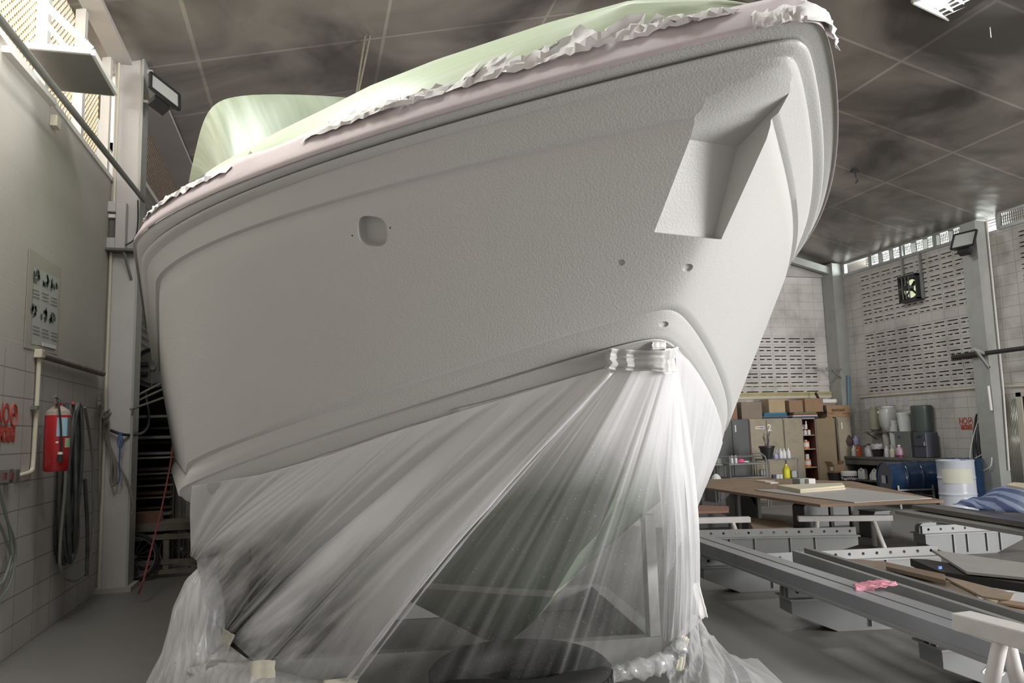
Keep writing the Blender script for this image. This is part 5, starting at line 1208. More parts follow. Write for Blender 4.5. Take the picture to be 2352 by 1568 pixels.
dk = thing('plastic_drum', 'dark grey-green drum standing on the blue crate', 'drum', V(11.62, bx_(2124, 11.62), ZB+H2+.001)); MB().lathe([(0, 0), (.17, 0), (.185, .04), (.19, .42), (.195, .44), (.195, .50), (.18, .52), (0, .52)], n=30).build('drum_body', mat('dark_green_grey_plastic', (.07, .085, .08), .35), dk, smooth=True)
ws = thing('wall_shelf', 'narrow dark shelf on the right wall carrying two drums', 'shelf', V(11.65, bx_(2030, 11.65), 1.36)); ys0, ys1 = bx_(2070, 11.65), bx_(2000, 11.65)
MB().bb(11.5, XR-.005, ys0, ys1, 1.345, 1.365).build('board', M_bn, ws, world=True)
for y in (ys0+.05, ys1-.05): MB().bar((11.78, y, 1.2), (11.55, y, 1.34), .02).build('bracket', M_steel, ws, world=True)
d1 = thing('plastic_drum', 'greenish translucent drum on the wall shelf', 'drum', V(11.62, bx_(2014, 11.62), 1.366)); MB().lathe([(0, 0), (.06, 0), (.105, .05), (.11, .40), (.07, .49), (.075, .52), (0, .52)], n=26).build('drum_body', mat('greenish_plastic', (.30, .30, .23), .4), d1, smooth=True); MB().box((-.1, .06, .44), (.02, .02, .05)).build('lug', M_gp, d1)
d2 = thing('plastic_drum', 'large clear grey drum with a white lid on the wall shelf', 'drum', V(11.6, bx_(2047, 11.6), 1.366)); MB().lathe([(0, 0), (.10, 0), (.17, .12), (.19, .30), (.17, .42), (.12, .49), (0, .49)], n=30).build('drum_body', mat('hazy_plastic', (.44, .44, .43), .3), d2, smooth=True); MB().lathe([(0, .49), (.13, .49), (.13, .52), (0, .52)], n=26).build('lid', M_pw, d2, smooth=True); MB().box((-.17, .09, .40), (.02, .02, .05)).build('lug', M_white, d2)
bp = thing('blue_blower', 'dark teal blower tool hanging by the corner', 'blower', V(11.25, 14.5, 1.2)); MB().box((11.33, 14.52, 1.68), (.12, .1, .09)).build('head', mat('dark_teal', (.02, .07, .09), .5), bp, world=True); MB().bar((11.32, 14.52, 1.64), (11.42, 14.52, 1.28), .05).build('body', mat('deep_blue', (.03, .07, .16), .5), bp, world=True)
o = MB().lathe([(0, 0), (.09, .03), (.11, .12), (.05, .26), (0, .27)], c=(11.45, 14.45, 1.05), n=16).build('brown_sack', mat('brown_sack', (.08, .05, .04), .9), smooth=True); tag(o, 'dark brown sack hanging in the corner over the bench', 'sack')
# under the bench
XU = 11.2
def yU(px, x=XU): return atX(px, 1090, x).y
b0 = thing('black_tub', 'black plastic tub under the end of the bench holding an open carton', 'tub', V(XU-.35, yU(1920, XU-.35), 0)); c0 = Vector(b0.location)
zt = atX(1920, 1087, c0.x).z
MB().lathe([(0, 0), (.12, 0), (.16, zt), (.17, zt), (.17, zt+.012), (.15, zt+.01), (.1, .02)], n=24).build('tub_body', M_black, b0, smooth=True)
ob = thing('open_carton', 'open brown carton with a white label on the black tub', 'box', V(c0.x, c0.y, zt+.013)); MB().box((0, 0, .09), (.24, .24, .17)).build('carton', KB, ob); MB().box((-.122, -.04, .09), (.002, .10, .08)).build('label', M_white, ob)
MB().bar((0, .12, .18), (0, .2, .24), .22, .006).build('flap', KT, ob); MB().bar((-.12, 0, .18), (-.17, 0, .25), .22, .006).build('flap', KT, ob); MB().bar((.12, 0, .18), (.16, 0, .25), .22, .006).build('flap', KB, ob)
lb = thing('paint_bucket', 'dark paint bucket with white lid and lettering by the black tub', 'bucket', V(XU-.3, yU(1950, XU-.3), 0)); zt = atX(1950, 1090, XU-.3).z
MB().lathe([(0, 0), (.12, 0), (.14, zt), (0, zt)], n=28).build('bucket_body', mat('navy_bucket', (.03, .035, .07), .4), lb, smooth=True); MB().lathe([(0, zt), (.155, zt-.02), (.155, zt+.06), (.14, zt+.075), (0, zt+.08)], n=28).build('lid', M_white, lb, smooth=True)
dv = (Vector(lb.location)-V(0, 0, 0)); dv.z = 0; dv.normalize(); rt_ = V(dv.y, -dv.x, 0); text('TopWhite', 'lettering', M_white, .075, Vector(lb.location)-dv*.150+V(0, 0, zt-.07), rt_, (0, 0, 1), lb, .002, bold=.002)
MB().tube([Vector(lb.location)+rt_*.16*math.cos(a)-dv*.10+V(0, 0, .18-.12*math.sin(a)) for a in np.linspace(0, math.pi, 13)], .005, 6).build('bail_handle', M_steel, lb, world=True)
o = MB().lathe([(0, 0), (.12, .02), (.14, .10), (.08, .2), (0, .22)], c=(11.5, yU(1962, 11.5), .361), n=16).build('blue_bag', mat('blue_bag_plastic', (.04, .08, .20), .4), smooth=True); tag(o, 'dark blue bag lying under the bench behind the paint bucket', 'bag')
M_jw = mat('white_jerrycan', (.70, .70, .67), .35)
def jerry(px, x, h, w, label, m=M_jw, z=.361):
    y = yU(px, x); t = thing('jerrycan', label, 'canister', V(x, y, z), .3)
    MB().prism([(-.07, -w/2, 0), (-.07, w/2, 0), (-.07, w/2, h*.75), (-.07, w*.25, h*.95), (-.07, -w*.3, h*.95), (-.07, -w/2, h*.8)], (.14, 0, 0)).build('can_body', m, t, bevel=.02)
    MB().cyl((0, w*.2, h*.93), (0, w*.2, h*1.04), .022, n=12).build('cap', m, t); MB().box((-.072, -w*.05, h*.83), (.004, w*.35, h*.06)).build('handle_recess', M_black, t); return t
jerry(1982, 11.4, .24, .16, 'white jerrycan on the lower shelf under the bench'); jerry(2012, 11.4, .24, .14, 'white jerrycan half hidden behind the blue drum'); 
bottle('plastic_bottle', 1995, 6, 17, M_pw, 'small white bottle beside the jerrycan under the bench', z=.361, x=11.42)
# ---------------------------------------------------------------- steel drums
M_nav = mat('navy_drum_paint', (.012, .035, .085), .25, var=.2, vs=4, coat=.3); M_wdr = mat('white_drum_paint', (.60, .63, .70), .3, var=.05, vs=3, stain=.25, scol=(.35, .34, .30), ss=5)
def drum(name, m, label, loc, R=None, h=.88, r=.29, lab=None, group=None):
    t = thing(name, label, 'drum', loc); 
    pr = [(0, .015), (r-.012, .015), (r-.008, 0), (r+.004, 0), (r+.004, .02), (r-.003, .03)]
    for zc in (h*.35, h*.66): pr += [(r-.003, zc-.05), (r-.003, zc-.016), (r+.008, zc), (r-.003, zc+.016), (r-.003, zc+.05)]
    pr += [(r-.003, h-.03), (r+.004, h-.02), (r+.004, h), (r-.008, h), (r-.012, h-.018), (0, h-.018)]
    mb = MB().lathe(pr, n=48, R=R); mb.build('drum_body', m, t, smooth=True)
    m2 = MB().cyl((r*.6, 0, h-.018), (r*.6, 0, h-.002), .035, n=14); m2.cyl((-r*.6, 0, h-.018), (-r*.6, 0, h-.004), .02, n=12)
    if R: m2.v = [tuple(R@Vector(v)) for v in m2.v]
    m2.build('bung', M_steel, t); return t
pw = atZ(2192, 1056, .88)
wd = drum('steel_drum', M_wdr, 'white upright steel drum by the right wall', V(10.74, 10.88, 0)); 
dirw = -Vector((pw.x, pw.y, 0)).normalized(); aw = math.atan2(dirw.y, dirw.x)
MB().grid([[(.297*math.cos(aw+a), .297*math.sin(aw+a), z) for z in (.60-.10, .74)] for a in np.linspace(-.8, .9, 16)]).build('faded_label', mat('faded_yellow_label', (.62, .62, .52), .6), wd, smooth=True, recalc=False)
pb = atZ(2246, 1055, .88); sc_ = 1.06; drum('steel_drum', M_nav, 'navy upright steel drum partly behind the white one', V(11.27, 11.22, 0))
# lying drum on a stand
c1_ = atX(2030, 1098, 10.25); ax_ = V(.97, -.24, 0).normalized(); zc_ = c1_.z
Rl = Matrix((V(0, 0, 1), ax_.cross(V(0, 0, 1)), ax_)).transposed()
ld = drum('steel_drum', M_nav, 'navy steel drum lying on its side on a low stand', V(c1_.x, c1_.y, zc_), R=Rl, h=.90)
MB().box(Rl@V(-.02, .0, -.004), (.006, .14, .14), R=Rl@Matrix.Rotation(math.pi/2, 3, 'Y')).build('paper_label', mat('grey_paper_label', (.42, .42, .44), .6), ld)
st = thing('drum_stand', 'low grey steel stand carrying the lying drum', 'stand', V(c1_.x, c1_.y, 0)+ax_*.45)
side = V(ax_.y, -ax_.x, 0)
for k in (.12, .75):
    b_ = V(c1_.x, c1_.y, 0)+ax_*k
    for sg in (-1, 1): MB().bar(b_+side*.30*sg, b_+side*.25*sg+V(0, 0, max(zc_-.12, .1)), .03).build('leg', M_steel, st, world=True)
    MB().bar(b_-side*.27+V(0, 0, max(zc_-.32, .05)), b_+side*.27+V(0, 0, max(zc_-.32, .05)), .03).build('cross_bar', M_steel, st, world=True)
for sg in (-1, 1): MB().bar(V(c1_.x, c1_.y, max(zc_-.2, .1))+ax_*.12+side*.27*sg, V(c1_.x, c1_.y, max(zc_-.2, .1))+ax_*.75+side*.27*sg, .025).build('side_bar', M_steel, st, world=True)
# hoses on the second column
hb = thing('cable_bundle', 'dark looped cables and a white cord hanging beside the second right column', 'cable', atX(2255, 950, 11.6))
zt = atX(2255, 950, 11.6).z
for k in range(11):
    zb_ = .25+.5*hash2(k, 21); yc = 11.13+(hash2(k, 22)-.5)*.12; wv = .06+.10*hash2(k, 23)
    MB().tube([V(11.62+.05*hash2(k, 24), yc+wv*math.sin(a)*(1.2-.4*math.cos(a)), (zt+zb_)/2+(zt-zb_)/2*math.cos(a)) for a in np.linspace(0, 2*math.pi, 25)], .014, 6, cap=False).build('loop', M_cable, hb, world=True, smooth=True)
MB().tube(spline([atX(x, y, 11.5) for x, y in ((2250, 955), (2236, 1000), (2229, 1035), (2228, 1055))], 6), .010, 6).tube(spline([atX(x, y, 11.5) for x, y in ((2275, 1010), (2262, 1038), (2240, 1052))], 6), .009, 6).tube(spline([atX(x, y, 11.45) for x, y in ((2278, 1050), (2275, 1070), (2258, 1080))], 6), .010, 6).build('white_cord', M_pw, hb, world=True, smooth=True)
# ---------------------------------------------------------------- trolleys in front of the cabinets
def trolley(px0, px1, ytop, ylow, Y, label, dep=.45, rail=True):
    x0_, x1_ = atY(px0, ytop, Y).x, atY(px1, ytop, Y).x; zt_ = atY((px0+px1)/2, ytop, Y).z; zl_ = max(.12, atY((px0+px1)/2, ylow, Y).z)
    t = thing('workshop_trolley', label, 'trolley', V((x0_+x1_)/2, Y+dep/2, 0))
    m = mat('trolley_steel', (.20, .205, .20), .45, .3, var=.15, stain=.2)
    MB().bb(x0_, x1_, Y, Y+dep, zt_-.03, zt_).build('top_tray', m, t, world=True, bevel=.003); MB().bb(x0_, x1_, Y, Y+dep, zl_-.03, zl_).build('lower_tray', m, t, world=True, bevel=.003)
    for x in (x0_+.02, x1_-.02):
        for y in (Y+.02, Y+dep-.02): MB().cyl((x, y, .0), (x, y, zt_+(.12 if rail else 0)), .014, n=8).build('leg', m, t, world=True, smooth=True)
    if rail:
        for y in (Y+.02, Y+dep-.02): MB().cyl((x0_+.02, y, zt_+.12), (x1_-.02, y, zt_+.12), .012, n=8).build('side_rail', m, t, world=True, smooth=True)
    return zt_, zl_, Y
T1 = trolley(1596, 1668, 1066, 1108, 13.4, 'grey steel trolley nearest the hull in front of the cabinets', rail=False)
T2 = trolley(1675, 1762, 1063, 1095, 13.2, 'grey steel trolley with raised rails in front of the numbered cabinets')
T3 = trolley(1763, 1836, 1053, 1099, 13.2, 'tall grey steel trolley with the black planter on top', rail=False)
MB().tube(spline([atY(1728, 1041, 13.2), atY(1748, 1041, 13.2), atY(1758, 1052, 13.2), atY(1760, 1063, 13.2)], 5), .015, 8).build('push_handle', M_steel, [o for o in bpy.data.objects if o.name == 'workshop_trolley.001'][0], world=True, smooth=True)
def onT(T, px, dy=.12, low=False): return V(atY(px, 1055, T[2]+dy).x, T[2]+dy, (T[1] if low else T[0])+.001)
def prop_bottle(name, T, px, w, h, m, label, low=False, cap=M_white, group=None, dy=.12):
    P_ = onT(T, px, dy, low); k = 113.; r = w/k/2; H = h/k; t = thing(name, label, 'bottle', P_, 0, group)
    MB().lathe([(0, 0), (r*.95, 0), (r, H*.04), (r, H*.55), (r*.8, H*.70), (r*.34, H*.86), (0, H*.88)], n=18).build('bottle_body', m, t, smooth=True); MB().lathe([(0, H*.86), (r*.4, H*.86), (r*.4, H), (0, H)], n=12).build('cap', cap, t, smooth=True); return t
pt = thing('black_planter', 'black tapered pot with dry twigs on the tall trolley', 'pot', onT(T3, 1763, .15)); 
MB().lathe([(0, 0), (.09, 0), (.145, .22), (.155, .22), (.155, .25), (.135, .25), (.085, .02)], n=26).build('pot', M_black, pt, smooth=True)
mb = MB()
for k in range(26):
    a = hash2(k, 31)*6.28; l_ = .14+.16*hash2(k, 32); q = V(.03*math.cos(a), .03*math.sin(a), .2); e_ = V(.12*math.cos(a)*hash2(k, 33), .10*math.sin(a), .24+l_); mb.tube(spline([q, q.lerp(e_, .5)+V(.02*math.sin(k), 0, .01), e_], 4), .0028, 4)
mb.build('twigs', M_grime, pt)
prop_bottle('plastic_jug', T3, 1782, 12, 11, M_lav, 'small lavender tub beside the black pot'); 
for i, (x, h) in enumerate(((1786, 22), (1794, 22), (1802, 22), (1812, 22))): prop_bottle('plastic_bottle', T3, x, 9, h, M_pw, ['first', 'second', 'third', 'fourth'][i]+' clear white bottle from the left on the tall trolley', group='row of white bottles on the tall trolley', dy=.22 if i == 0 else .12)
prop_bottle('plastic_jug', T3, 1804, 16, 31, mat('bright_yellow_plastic', (.72, .66, .03), .4), 'bright yellow bottle on the lower tray of the tall trolley', True, cap=mat('yellow_cap', (.8, .75, .2), .4)); jerryp = onT(T3, 1821, .12, True); o = MB().box(jerryp+V(0, 0, .07), (.15, .12, .14)).build('square_jug', M_gp, bevel=.02); tag(o, 'pale grey square jug right of the yellow bottle', 'jug')
for i, (x, m, l) in enumerate(((1774, mat('slate_cup', (.06, .07, .12), .5), 'dark blue cup'), (1783, M_pw, 'white cup'), (1791, M_pw, 'right-hand white cup'))):
    o = MB().lathe([(0, 0), (.035, 0), (.04, .08), (0, .08)], c=onT(T3, x, .08, True), n=16).build('plastic_cup', m, smooth=True); tag(o, l+' on the lower tray left of the yellow bottle', 'cup')
prop_bottle('plastic_bottle', T2, 1681, 7, 17, M_pw, 'left clear bottle on the railed trolley'); prop_bottle('plastic_bottle', T2, 1690, 7, 17, M_pw, 'right clear bottle on the railed trolley')
o = MB().lathe([(0, 0), (.07, .01), (.06, .06), (.02, .08), (0, .08)], c=onT(T2, 1702, .15), n=12, sy=.7).build('pink_cloth', mat('hot_pink_cloth', (.75, .10, .28), .8), smooth=True); tag(o, 'hot pink cloth heap on the railed trolley', 'cloth')
o = MB().lathe([(0, 0), (.06, .01), (.04, .035), (0, .04)], c=onT(T2, 1714, .1), n=12).build('white_rag', M_paper, smooth=True); tag(o, 'small white rag beside the pink cloth', 'cloth')
o = MB().box(onT(T2, 1751, .15, True)+V(0, 0, .06), (.14, .1, .12)).build('clear_canister', M_gp, bevel=.02); tag(o, 'hazy canister on the lower tray of the railed trolley', 'canister')
o = MB().lathe([(0, 0), (.05, 0), (.05, .035), (0, .035)], c=onT(T1, 1637, .1), n=18).build('tape_roll', M_cream, smooth=True); tag(o, 'flat cream tape roll on the trolley nearest the hull', 'tape roll')
o = MB().lathe([(0, 0), (.065, 0), (.06, .1), (0, .1)], c=onT(T1, 1649, .15), n=18).build('small_tub', mat('olive_grey_tub', (.30, .30, .26), .5), smooth=True); tag(o, 'greenish grey tub on the trolley nearest the hull', 'tub')
# ------------------------------------------------------------------ stands, girders and boards in the middle ground
M_gir = mat('grey_girder_paint', (.25, .255, .255), .45, .1, var=.1, vs=2, stain=.2, scol=(.14, .13, .12))
M_gird = mat('girder_side_paint', (.19, .195, .195), .5, .1, var=.1, vs=2)
M_rail = mat('worn_rail_steel', (.30, .31, .33), .35, .35, var=.15, vs=3, stain=.2)
def girder(label, L0, R0, top=.34, body=.24, taperL=.35, taperR=.35, lugL=True):
    """cross girder from left end L0 to right end R0 (x, y)"""
    a = V(*L0, 0); b = V(*R0, 0); d = (b-a); ln = d.length; rz_ = math.atan2(d.y, d.x)
    t = thing('cross_girder', label, 'girder', a, rz_, 'grey cross girders on the shop floor')
    hy = .11; zb = .0
    poly = [(0, -hy, body-.10), (0, -hy, body), (ln, -hy, body), (ln, -hy, body-.10), (ln-taperR, -hy, .0), (taperL, -hy, .0)]
    MB().prism(poly, (0, 2*hy, 0)).build('box_body', M_gird, t, bevel=.003)
    MB().bb(-.02, ln+.02, -hy-.03, hy+.03, body, body+.012).build('top_flange', M_gir, t)
    z0, z1 = body+.012, top; m = MB()
    n = max(3, int(ln/.14)); r = .016; p = ln/n
    for i in range(n):   # perforated upstand: plate cells around a hole
        x0_ = i*p; cx = x0_+p/2; cz_ = (z0+z1)/2; K = 8; ring_ = []; outr = []
        for k in range(K):
            an = 2*math.pi*(k+.5)/K; c_, s_ = math.cos(an), math.sin(an); q = 1/max(abs(c_)/(p/2), abs(s_)/((z1-z0)/2)); ring_.append((cx+r*c_, cz_+r*s_)); outr.append((cx+q*c_, cz_+q*s_))
        cor = [(x0_+p, z1), (x0_, z1), (x0_, z0), (x0_+p, z0)]
        vs = [(x, -.06, z) for x, z in ring_+outr+cor]; fs = [(k, (k+1) % K, K+(k+1) % K, K+k) for k in range(K)]
        fs += [(K+0, K+1, 2*K+0), (K+2, K+3, 2*K+1), (K+4, K+5, 2*K+2), (K+6, K+7, 2*K+3)]
        m.add(vs, fs)
    m.build('perforated_plate', M_gir, t, solid=.012, recalc=False)
    MB().bb(0, ln, -.052, -.05, z0, z1).build('plate_shadow', M_dark, t) if False else None
    for k in (.28, .42, .62, .76): MB().bb(ln*k-.006, ln*k+.006, -hy-.02, -hy, .03, body).build('stiffener', M_gir, t)
    if lugL:
        m = MB(); pr_ = [(.05, z) for z in (0,)]
        for yy in (-.04, .03):
            pts = [(-.02, yy, body+.01)]+[(.05+.07*math.cos(a_), yy, top-.04+.07*math.sin(a_)) for a_ in np.linspace(math.pi, math.pi/2, 7)]+[(.20, yy, top+.03), (.20, yy, body+.01)]
            m.prism(pts, (0, .015, 0))
        m.build('lug', M_gir, t, bevel=.002); MB().cyl((.06, -.05, top-.04), (.06, .055, top-.04), .022, n=14).build('lug_hole', M_dark, t)
    return t
def P2(px, py, z=0.): q = atZ(px, py, z); return (q.x, q.y)
g2l = P2(1606, 1300, .24); g2r = P2(2145, 1274, .24)
girder('long grey cross girder whose lug end stands right of the film edge', g2l, g2r)
g1l = P2(1560, 1236, .24); g1r = P2(1962, 1228, .24)
girder('farther grey cross girder with the row of bolt holes behind the first', g1l, g1r, lugL=False, taperR=.5)
g4l = P2(1803, 1372, .24); g4r = P2(2420, 1345, .24)
girder('grey cross girder in the middle carrying the long paired beam', g4l, g4r)
g5l = P2(2135, 1482, .24); g5r = P2(2700, 1450, .24)
girder('nearest grey cross girder with the rounded lug at the lower right', g5l, g5r)
g6l = P2(2095, 1212+28, .24); girder('far right grey girder below the plank stack', P2(2110, 1214, .3), P2(2330, 1204, .3), taperL=.3)
def block(name, pts, m, label, cat='steel block', h=None):
    o = MB().prism(pts, h).build(name, m, bevel=.004); return tag(o, label, cat)
# tapered hull-stand boxes farther back
def stand(label, px0, px1, pyb, Y=None, top=.42, tl=.3, tr=.3, dep=.3):
    a = atZ(px0, pyb, 0); b = atZ(px1, pyb, 0); b.y = a.y; ln = b.x-a.x
    t = thing('stand_box', label, 'stand', a, 0)
    MB().prism([(0, 0, 0), (ln, 0, 0), (ln-tr*.0, 0, top*.5), (ln-tr, 0, top), (tl, 0, top), (0, 0, top*.55)], (0, dep, 0)).build('body', M_gird, t, bevel=.004)
    MB().bb(tl, ln-tr, -.02, dep+.02, top, top+.015).build('cap_plate', M_gir, t); return t
stand('grey tapered stand box under the left part of the plywood', 1690, 1770, 1190, top=.565); stand('grey tapered stand box behind the wide white sawhorse', 1850, 2010, 1212, top=.565)
stand('square grey stand box right of the wide white sawhorse', 2010, 2068, 1236, top=.34, tl=.02, tr=.02); stand('low grey stand box under the plank stack on the right', 2150, 2300, 1262, top=.26, tl=.35, tr=.1)
stand('dark grey stand box behind the perforated girder on the left', 1590, 1700, 1215, top=.3)
# long paired beam lying across the girders
def long_beam(name, p, q, z, w, h, label, group=None, slot=True):
    a = Vector((*p, z)); b = Vector((*q, z)); t = thing(name, label, 'beam', a.lerp(b, .5)-V(0, 0, 0), 0, group)
    d = (b-a).normalized(); s = V(d.y, -d.x, 0)
    for sg in (-1, 1):
        MB().bar(a+s*sg*w*.27+V(0, 0, h/2), b+s*sg*w*.27+V(0, 0, h/2), w*.46, h).build('channel', M_rail, t, world=True, bevel=.003)
    MB().bar(a+V(0, 0, .01), b+V(0, 0, .01), w*1.15, .02).build('bottom_flange', M_gir, t, world=True); return t
zb = .352
bl, br_ = P2(1585, 1228, zb+.1), P2(2352, 1482, zb+.1); dB = Vector((br_[0]-bl[0], br_[1]-bl[1], 0)); br2 = (br_[0]+dB.x*.15, br_[1]+dB.y*.15)
long_beam('paired_beam', bl, br2, zb, .26, .11, 'long blue-grey paired beam running diagonally across the girders')
def thin_rail(p, q, z, w, h, m, label, cat='rail', name='steel_rail', group=None):
    a = Vector((*p, z)); b = Vector((*q, z)); o = MB().bar(a+V(0, 0, h/2), b+V(0, 0, h/2), w, h).build(name, m, bevel=.002); return tag(o, label, cat, group)
thin_rail(P2(1824, 1262, .46), P2(2420, 1452, .46), .355, .04, .10, M_gir, 'thin grey rail standing on edge beside the paired beam')
thin_rail(P2(1852, 1256, .46), P2(2420, 1425, .46), .355, .05, .10, mat('dark_channel', (.16, .16, .155), .5), 'dark steel channel between the paired beam and the scrap boards')
# scrap boards
M_ply = mat('dusty_plywood', (.26, .20, .145), .75, var=.2, vs=6, stain=.45, scol=(.10, .075, .055), ss=4)
M_ply2 = mat('brown_plywood', (.27, .185, .12), .7, var=.15, vs=3, stain=.35, scol=(.14, .09, .06), ss=2); M_blk = mat('charred_board', (.025, .022, .02), .8, var=.3, vs=9); M_gry = mat('grey_dusty_board', (.30, .29, .275), .75, var=.12, vs=3, stain=.4, scol=(.16, .15, .14))
def board(pts, z, h, m, label, tilt=0., name='board', cat='board'):
    P_ = [atZ(x, y, z) for x, y in pts]
    o = MB().prism([p+V(0, 0, tilt*i) for i, p in enumerate(P_)], (0, 0, -h)).build(name, m, bevel=.002); return tag(o, label, cat)
Z_ = .40
board([(1935, 1282), (2030, 1288), (2255, 1360), (2230, 1376)], Z_, .02, M_ply, 'long dusty plywood strip with nail holes beside the dark channel')
board([(2150, 1316), (2330, 1362), (2320, 1378), (2255, 1368)], Z_+.02, .015, M_ply, 'triangular plywood offcut with a notch lying on the scrap pile')
board([(2035, 1290), (2170, 1318), (2172, 1332), (2035, 1300)], Z_+.05, .03, mat('brown_batten', (.17, .12, .08), .7), 'short brown batten on top of the plywood strip')
board([(2260, 1374), (2420, 1410), (2420, 1424), (2240, 1380)], Z_, .02, mat('bright_wood', (.50, .36, .20), .6, var=.1), 'bright clean wood batten at the right edge of the scrap pile')
board([(2320, 1378), (2420, 1392), (2420, 1404), (2290, 1382)], Z_+.02, .015, M_ply2, 'brown wood strip next to the bright batten')
board([(2090, 1282), (2130, 1284), (2352, 1322), (2420, 1335), (2420, 1350), (2160, 1312)], Z_+.04, .06, M_blk, 'black charred board with a ragged edge on the scrap pile')
board([(2140, 1262), (2352, 1292), (2450, 1302), (2450, 1335), (2220, 1312)], Z_+.07, .02, M_gry, 'large pale grey dusty board lying above the scrap pile')
board([(2000, 1250), (2060, 1244), (2130, 1262), (2040, 1272)], .022, .02, M_gry, 'small grey panel between the wide sawhorse and the girders')
o = MB().box(atZ(2158, 1303, Z_+.09), (.03, .015, .02)).build('blue_tape', mat('blue_tape', (.05, .16, .45), .5)); tag(o, 'scrap of blue tape on the black charred board', 'tape')
# support blocks below the scrap pile
for px_, py_ in ((2050, 1330), (2300, 1360)):
    q = atZ(px_, py_, .0); 
# sawhorses
M_saw = mat('white_sawhorse_paint', (.62, .60, .58), .6, var=.08, vs=6, stain=.3, scol=(.25, .22, .2), ss=6)
def sawhorse(label, a, b, h, r=.028, w=.09, th=.07, spread=.22):
    """a, b: ends of the top bar (world x, y)"""
    A_, B_ = V(*a, 0), V(*b, 0); d = (B_-A_).normalized(); s = V(d.y, -d.x, 0); t = thing('sawhorse', label, 'sawhorse', A_.lerp(B_, .5))
    MB().bar(A_+V(0, 0, h-th/2), B_+V(0, 0, h-th/2), w, th).build('top_bar', M_saw, t, world=True, bevel=.006)
    for e, sg2 in ((A_+d*.22, -1), (B_-d*.22, 1)):
        for sg in (-1, 1): MB().cyl(e+V(0, 0, h-th)+s*sg*.02, e+s*sg*spread+d*sg2*.06, r, n=14).build('leg', M_saw, t, world=True, smooth=True)
    MB().bar(A_+d*.22+V(0, 0, h*.45), B_-d*.22+V(0, 0, h*.45), .02).build('brace', M_saw, t, world=True) if False else None
    return t
hs_ = .42
sawhorse('white sawhorse in the centre with paint marks on its bar', P2(1832, 1184, hs_), P2(2048, 1182, hs_), hs_)
sawhorse('white sawhorse half hidden by the hanging film', P2(1545, 1190, hs_), P2(1722, 1186, hs_), hs_)
sn = sawhorse('large white sawhorse in the lower right foreground', P2(2206, 1404, .66), P2(2500, 1480, .66), .66, r=.032, w=.115, th=.08, spread=.19)
o = MB().tube(spline([atZ(2282, 1505, .3), atZ(2268, 1530, .27), atZ(2256, 1545, .25), atZ(2280, 1542, .25), atZ(2300, 1550, .24), atZ(2306, 1545, .24)], 6), .005, 6).build('white_string', M_white, smooth=True); tag(o, 'bit of white string tied round the leg of the near sawhorse', 'string')
# plywood table surface
zp = .62
board([(1884, 1158), (2167, 1148), (1960, 1105), (1700, 1096), (1560, 1108), (1612, 1118)], zp, .035, M_ply2, 'large brown plywood sheet laid out as a table behind the sawhorses', name='plywood_sheet', cat='plywood')
for i in range(1): pass
q = [P2(*p, zp+.012) for p in ((1733, 1124), (1962, 1153), (2140, 1143), (1946, 1119))]
o = MB().prism([V(*p, zp+.012) for p in q], (0, 0, -.010)).build('white_board', mat('grey_white_board', (.46, .435, .42), .5, var=.05)); tag(o, 'pale grey-white board lying on the brown plywood sheet', 'board')
def foam(pts, z, h, label, m):
    o = MB().prism([atZ(x, y, z+h) for x, y in pts], (0, 0, -h)).build('foam_slab', m, bevel=.004); return tag(o, label, 'foam slab', 'cream foam slabs on the table')
M_foam = mat('cream_foam', (.66, .60, .46), .8, var=.04)
foam([(1784, 1118), (1838, 1128), (1942, 1120), (1936, 1112)], zp+.0125, .025, 'lower cream foam slab on the pale board', M_foam); foam([(1784, 1113), (1838, 1123), (1940, 1114), (1934, 1108)], zp+.038, .03, 'upper cream foam slab on the pale board', M_foam)
def slab(px0, px1, py, z, h, dep, m, label):
    a, b = atZ(px0, py, z), atZ(px1, py, z); o = MB().bb(a.x, b.x, a.y, a.y+dep, z, z+h).build('small_slab', m, bevel=.003); return tag(o, label, 'slab')
slab(1758, 1792, 1108, zp+.001, .022, .3, M_foam, 'small cream slab behind the large foam slabs'); slab(1770, 1798, 1111, zp+.001, .02, .15, M_white, 'small white slab in front of the cream one'); 
slab(1838, 1858, 1113, zp+.001, .09, .2, mat('grey_green_block', (.30, .33, .31), .6), 'grey-green block on the plywood sheet'); slab(1858.5, 1882, 1113, zp+.001, .09, .2, M_white, 'bright white block on the plywood sheet')
o = MB().lathe([(0, 0), (.09, .01), (.07, .06), (.02, .10), (0, .10)], c=atZ(1645, 1101, zp)+V(0, 0, .001), n=10).build('white_rag', M_paper, smooth=False); tag(o, 'crumpled white rag at the far end of the plywood', 'cloth')
slab(1630, 1702, 1104, zp+.001, .012, .25, M_ply, 'thin plywood strip at the far left of the table')
ptab = [atZ(x, y, 0) for x, y in ()]
for i, (x, y) in enumerate(((6.4, 10.4), (7.4, 9.6), (6.4, 12.2), (7.4, 12.0))):
    t = thing('timber_block', ['near left', 'near right', 'far left', 'far right'][i]+' dark trestle under the plywood sheet', 'trestle', V(x, y, 0), 0, 'trestles under the plywood'); MB().bb(-.2, .2, -.06, .06, .52, .58).build('bar', M_grime, t)
    for sx in (-.17, .17): MB().bar((sx, 0, 0), (sx, 0, .52), .05).build('leg', M_grime, t)
board([(1560, 1158), (1674, 1162), (1674, 1172), (1560, 1176)], .46, .03, mat('red_brown_panel', (.25, .12, .08), .6), 'red-brown panel over the half-hidden sawhorse', name='plywood_sheet', cat='plywood')
board([(1715, 1186), (1800, 1196), (1822, 1210), (1730, 1214)], .26, .02, M_ply2, 'brown plywood offcut between the two white sawhorses'); board([(1718, 1190), (1800, 1200), (1823, 1214), (1732, 1218)], .238, .23, M_ply2, 'low pile of plywood offcuts between the two white sawhorses', name='plywood_pile', cat='plywood')
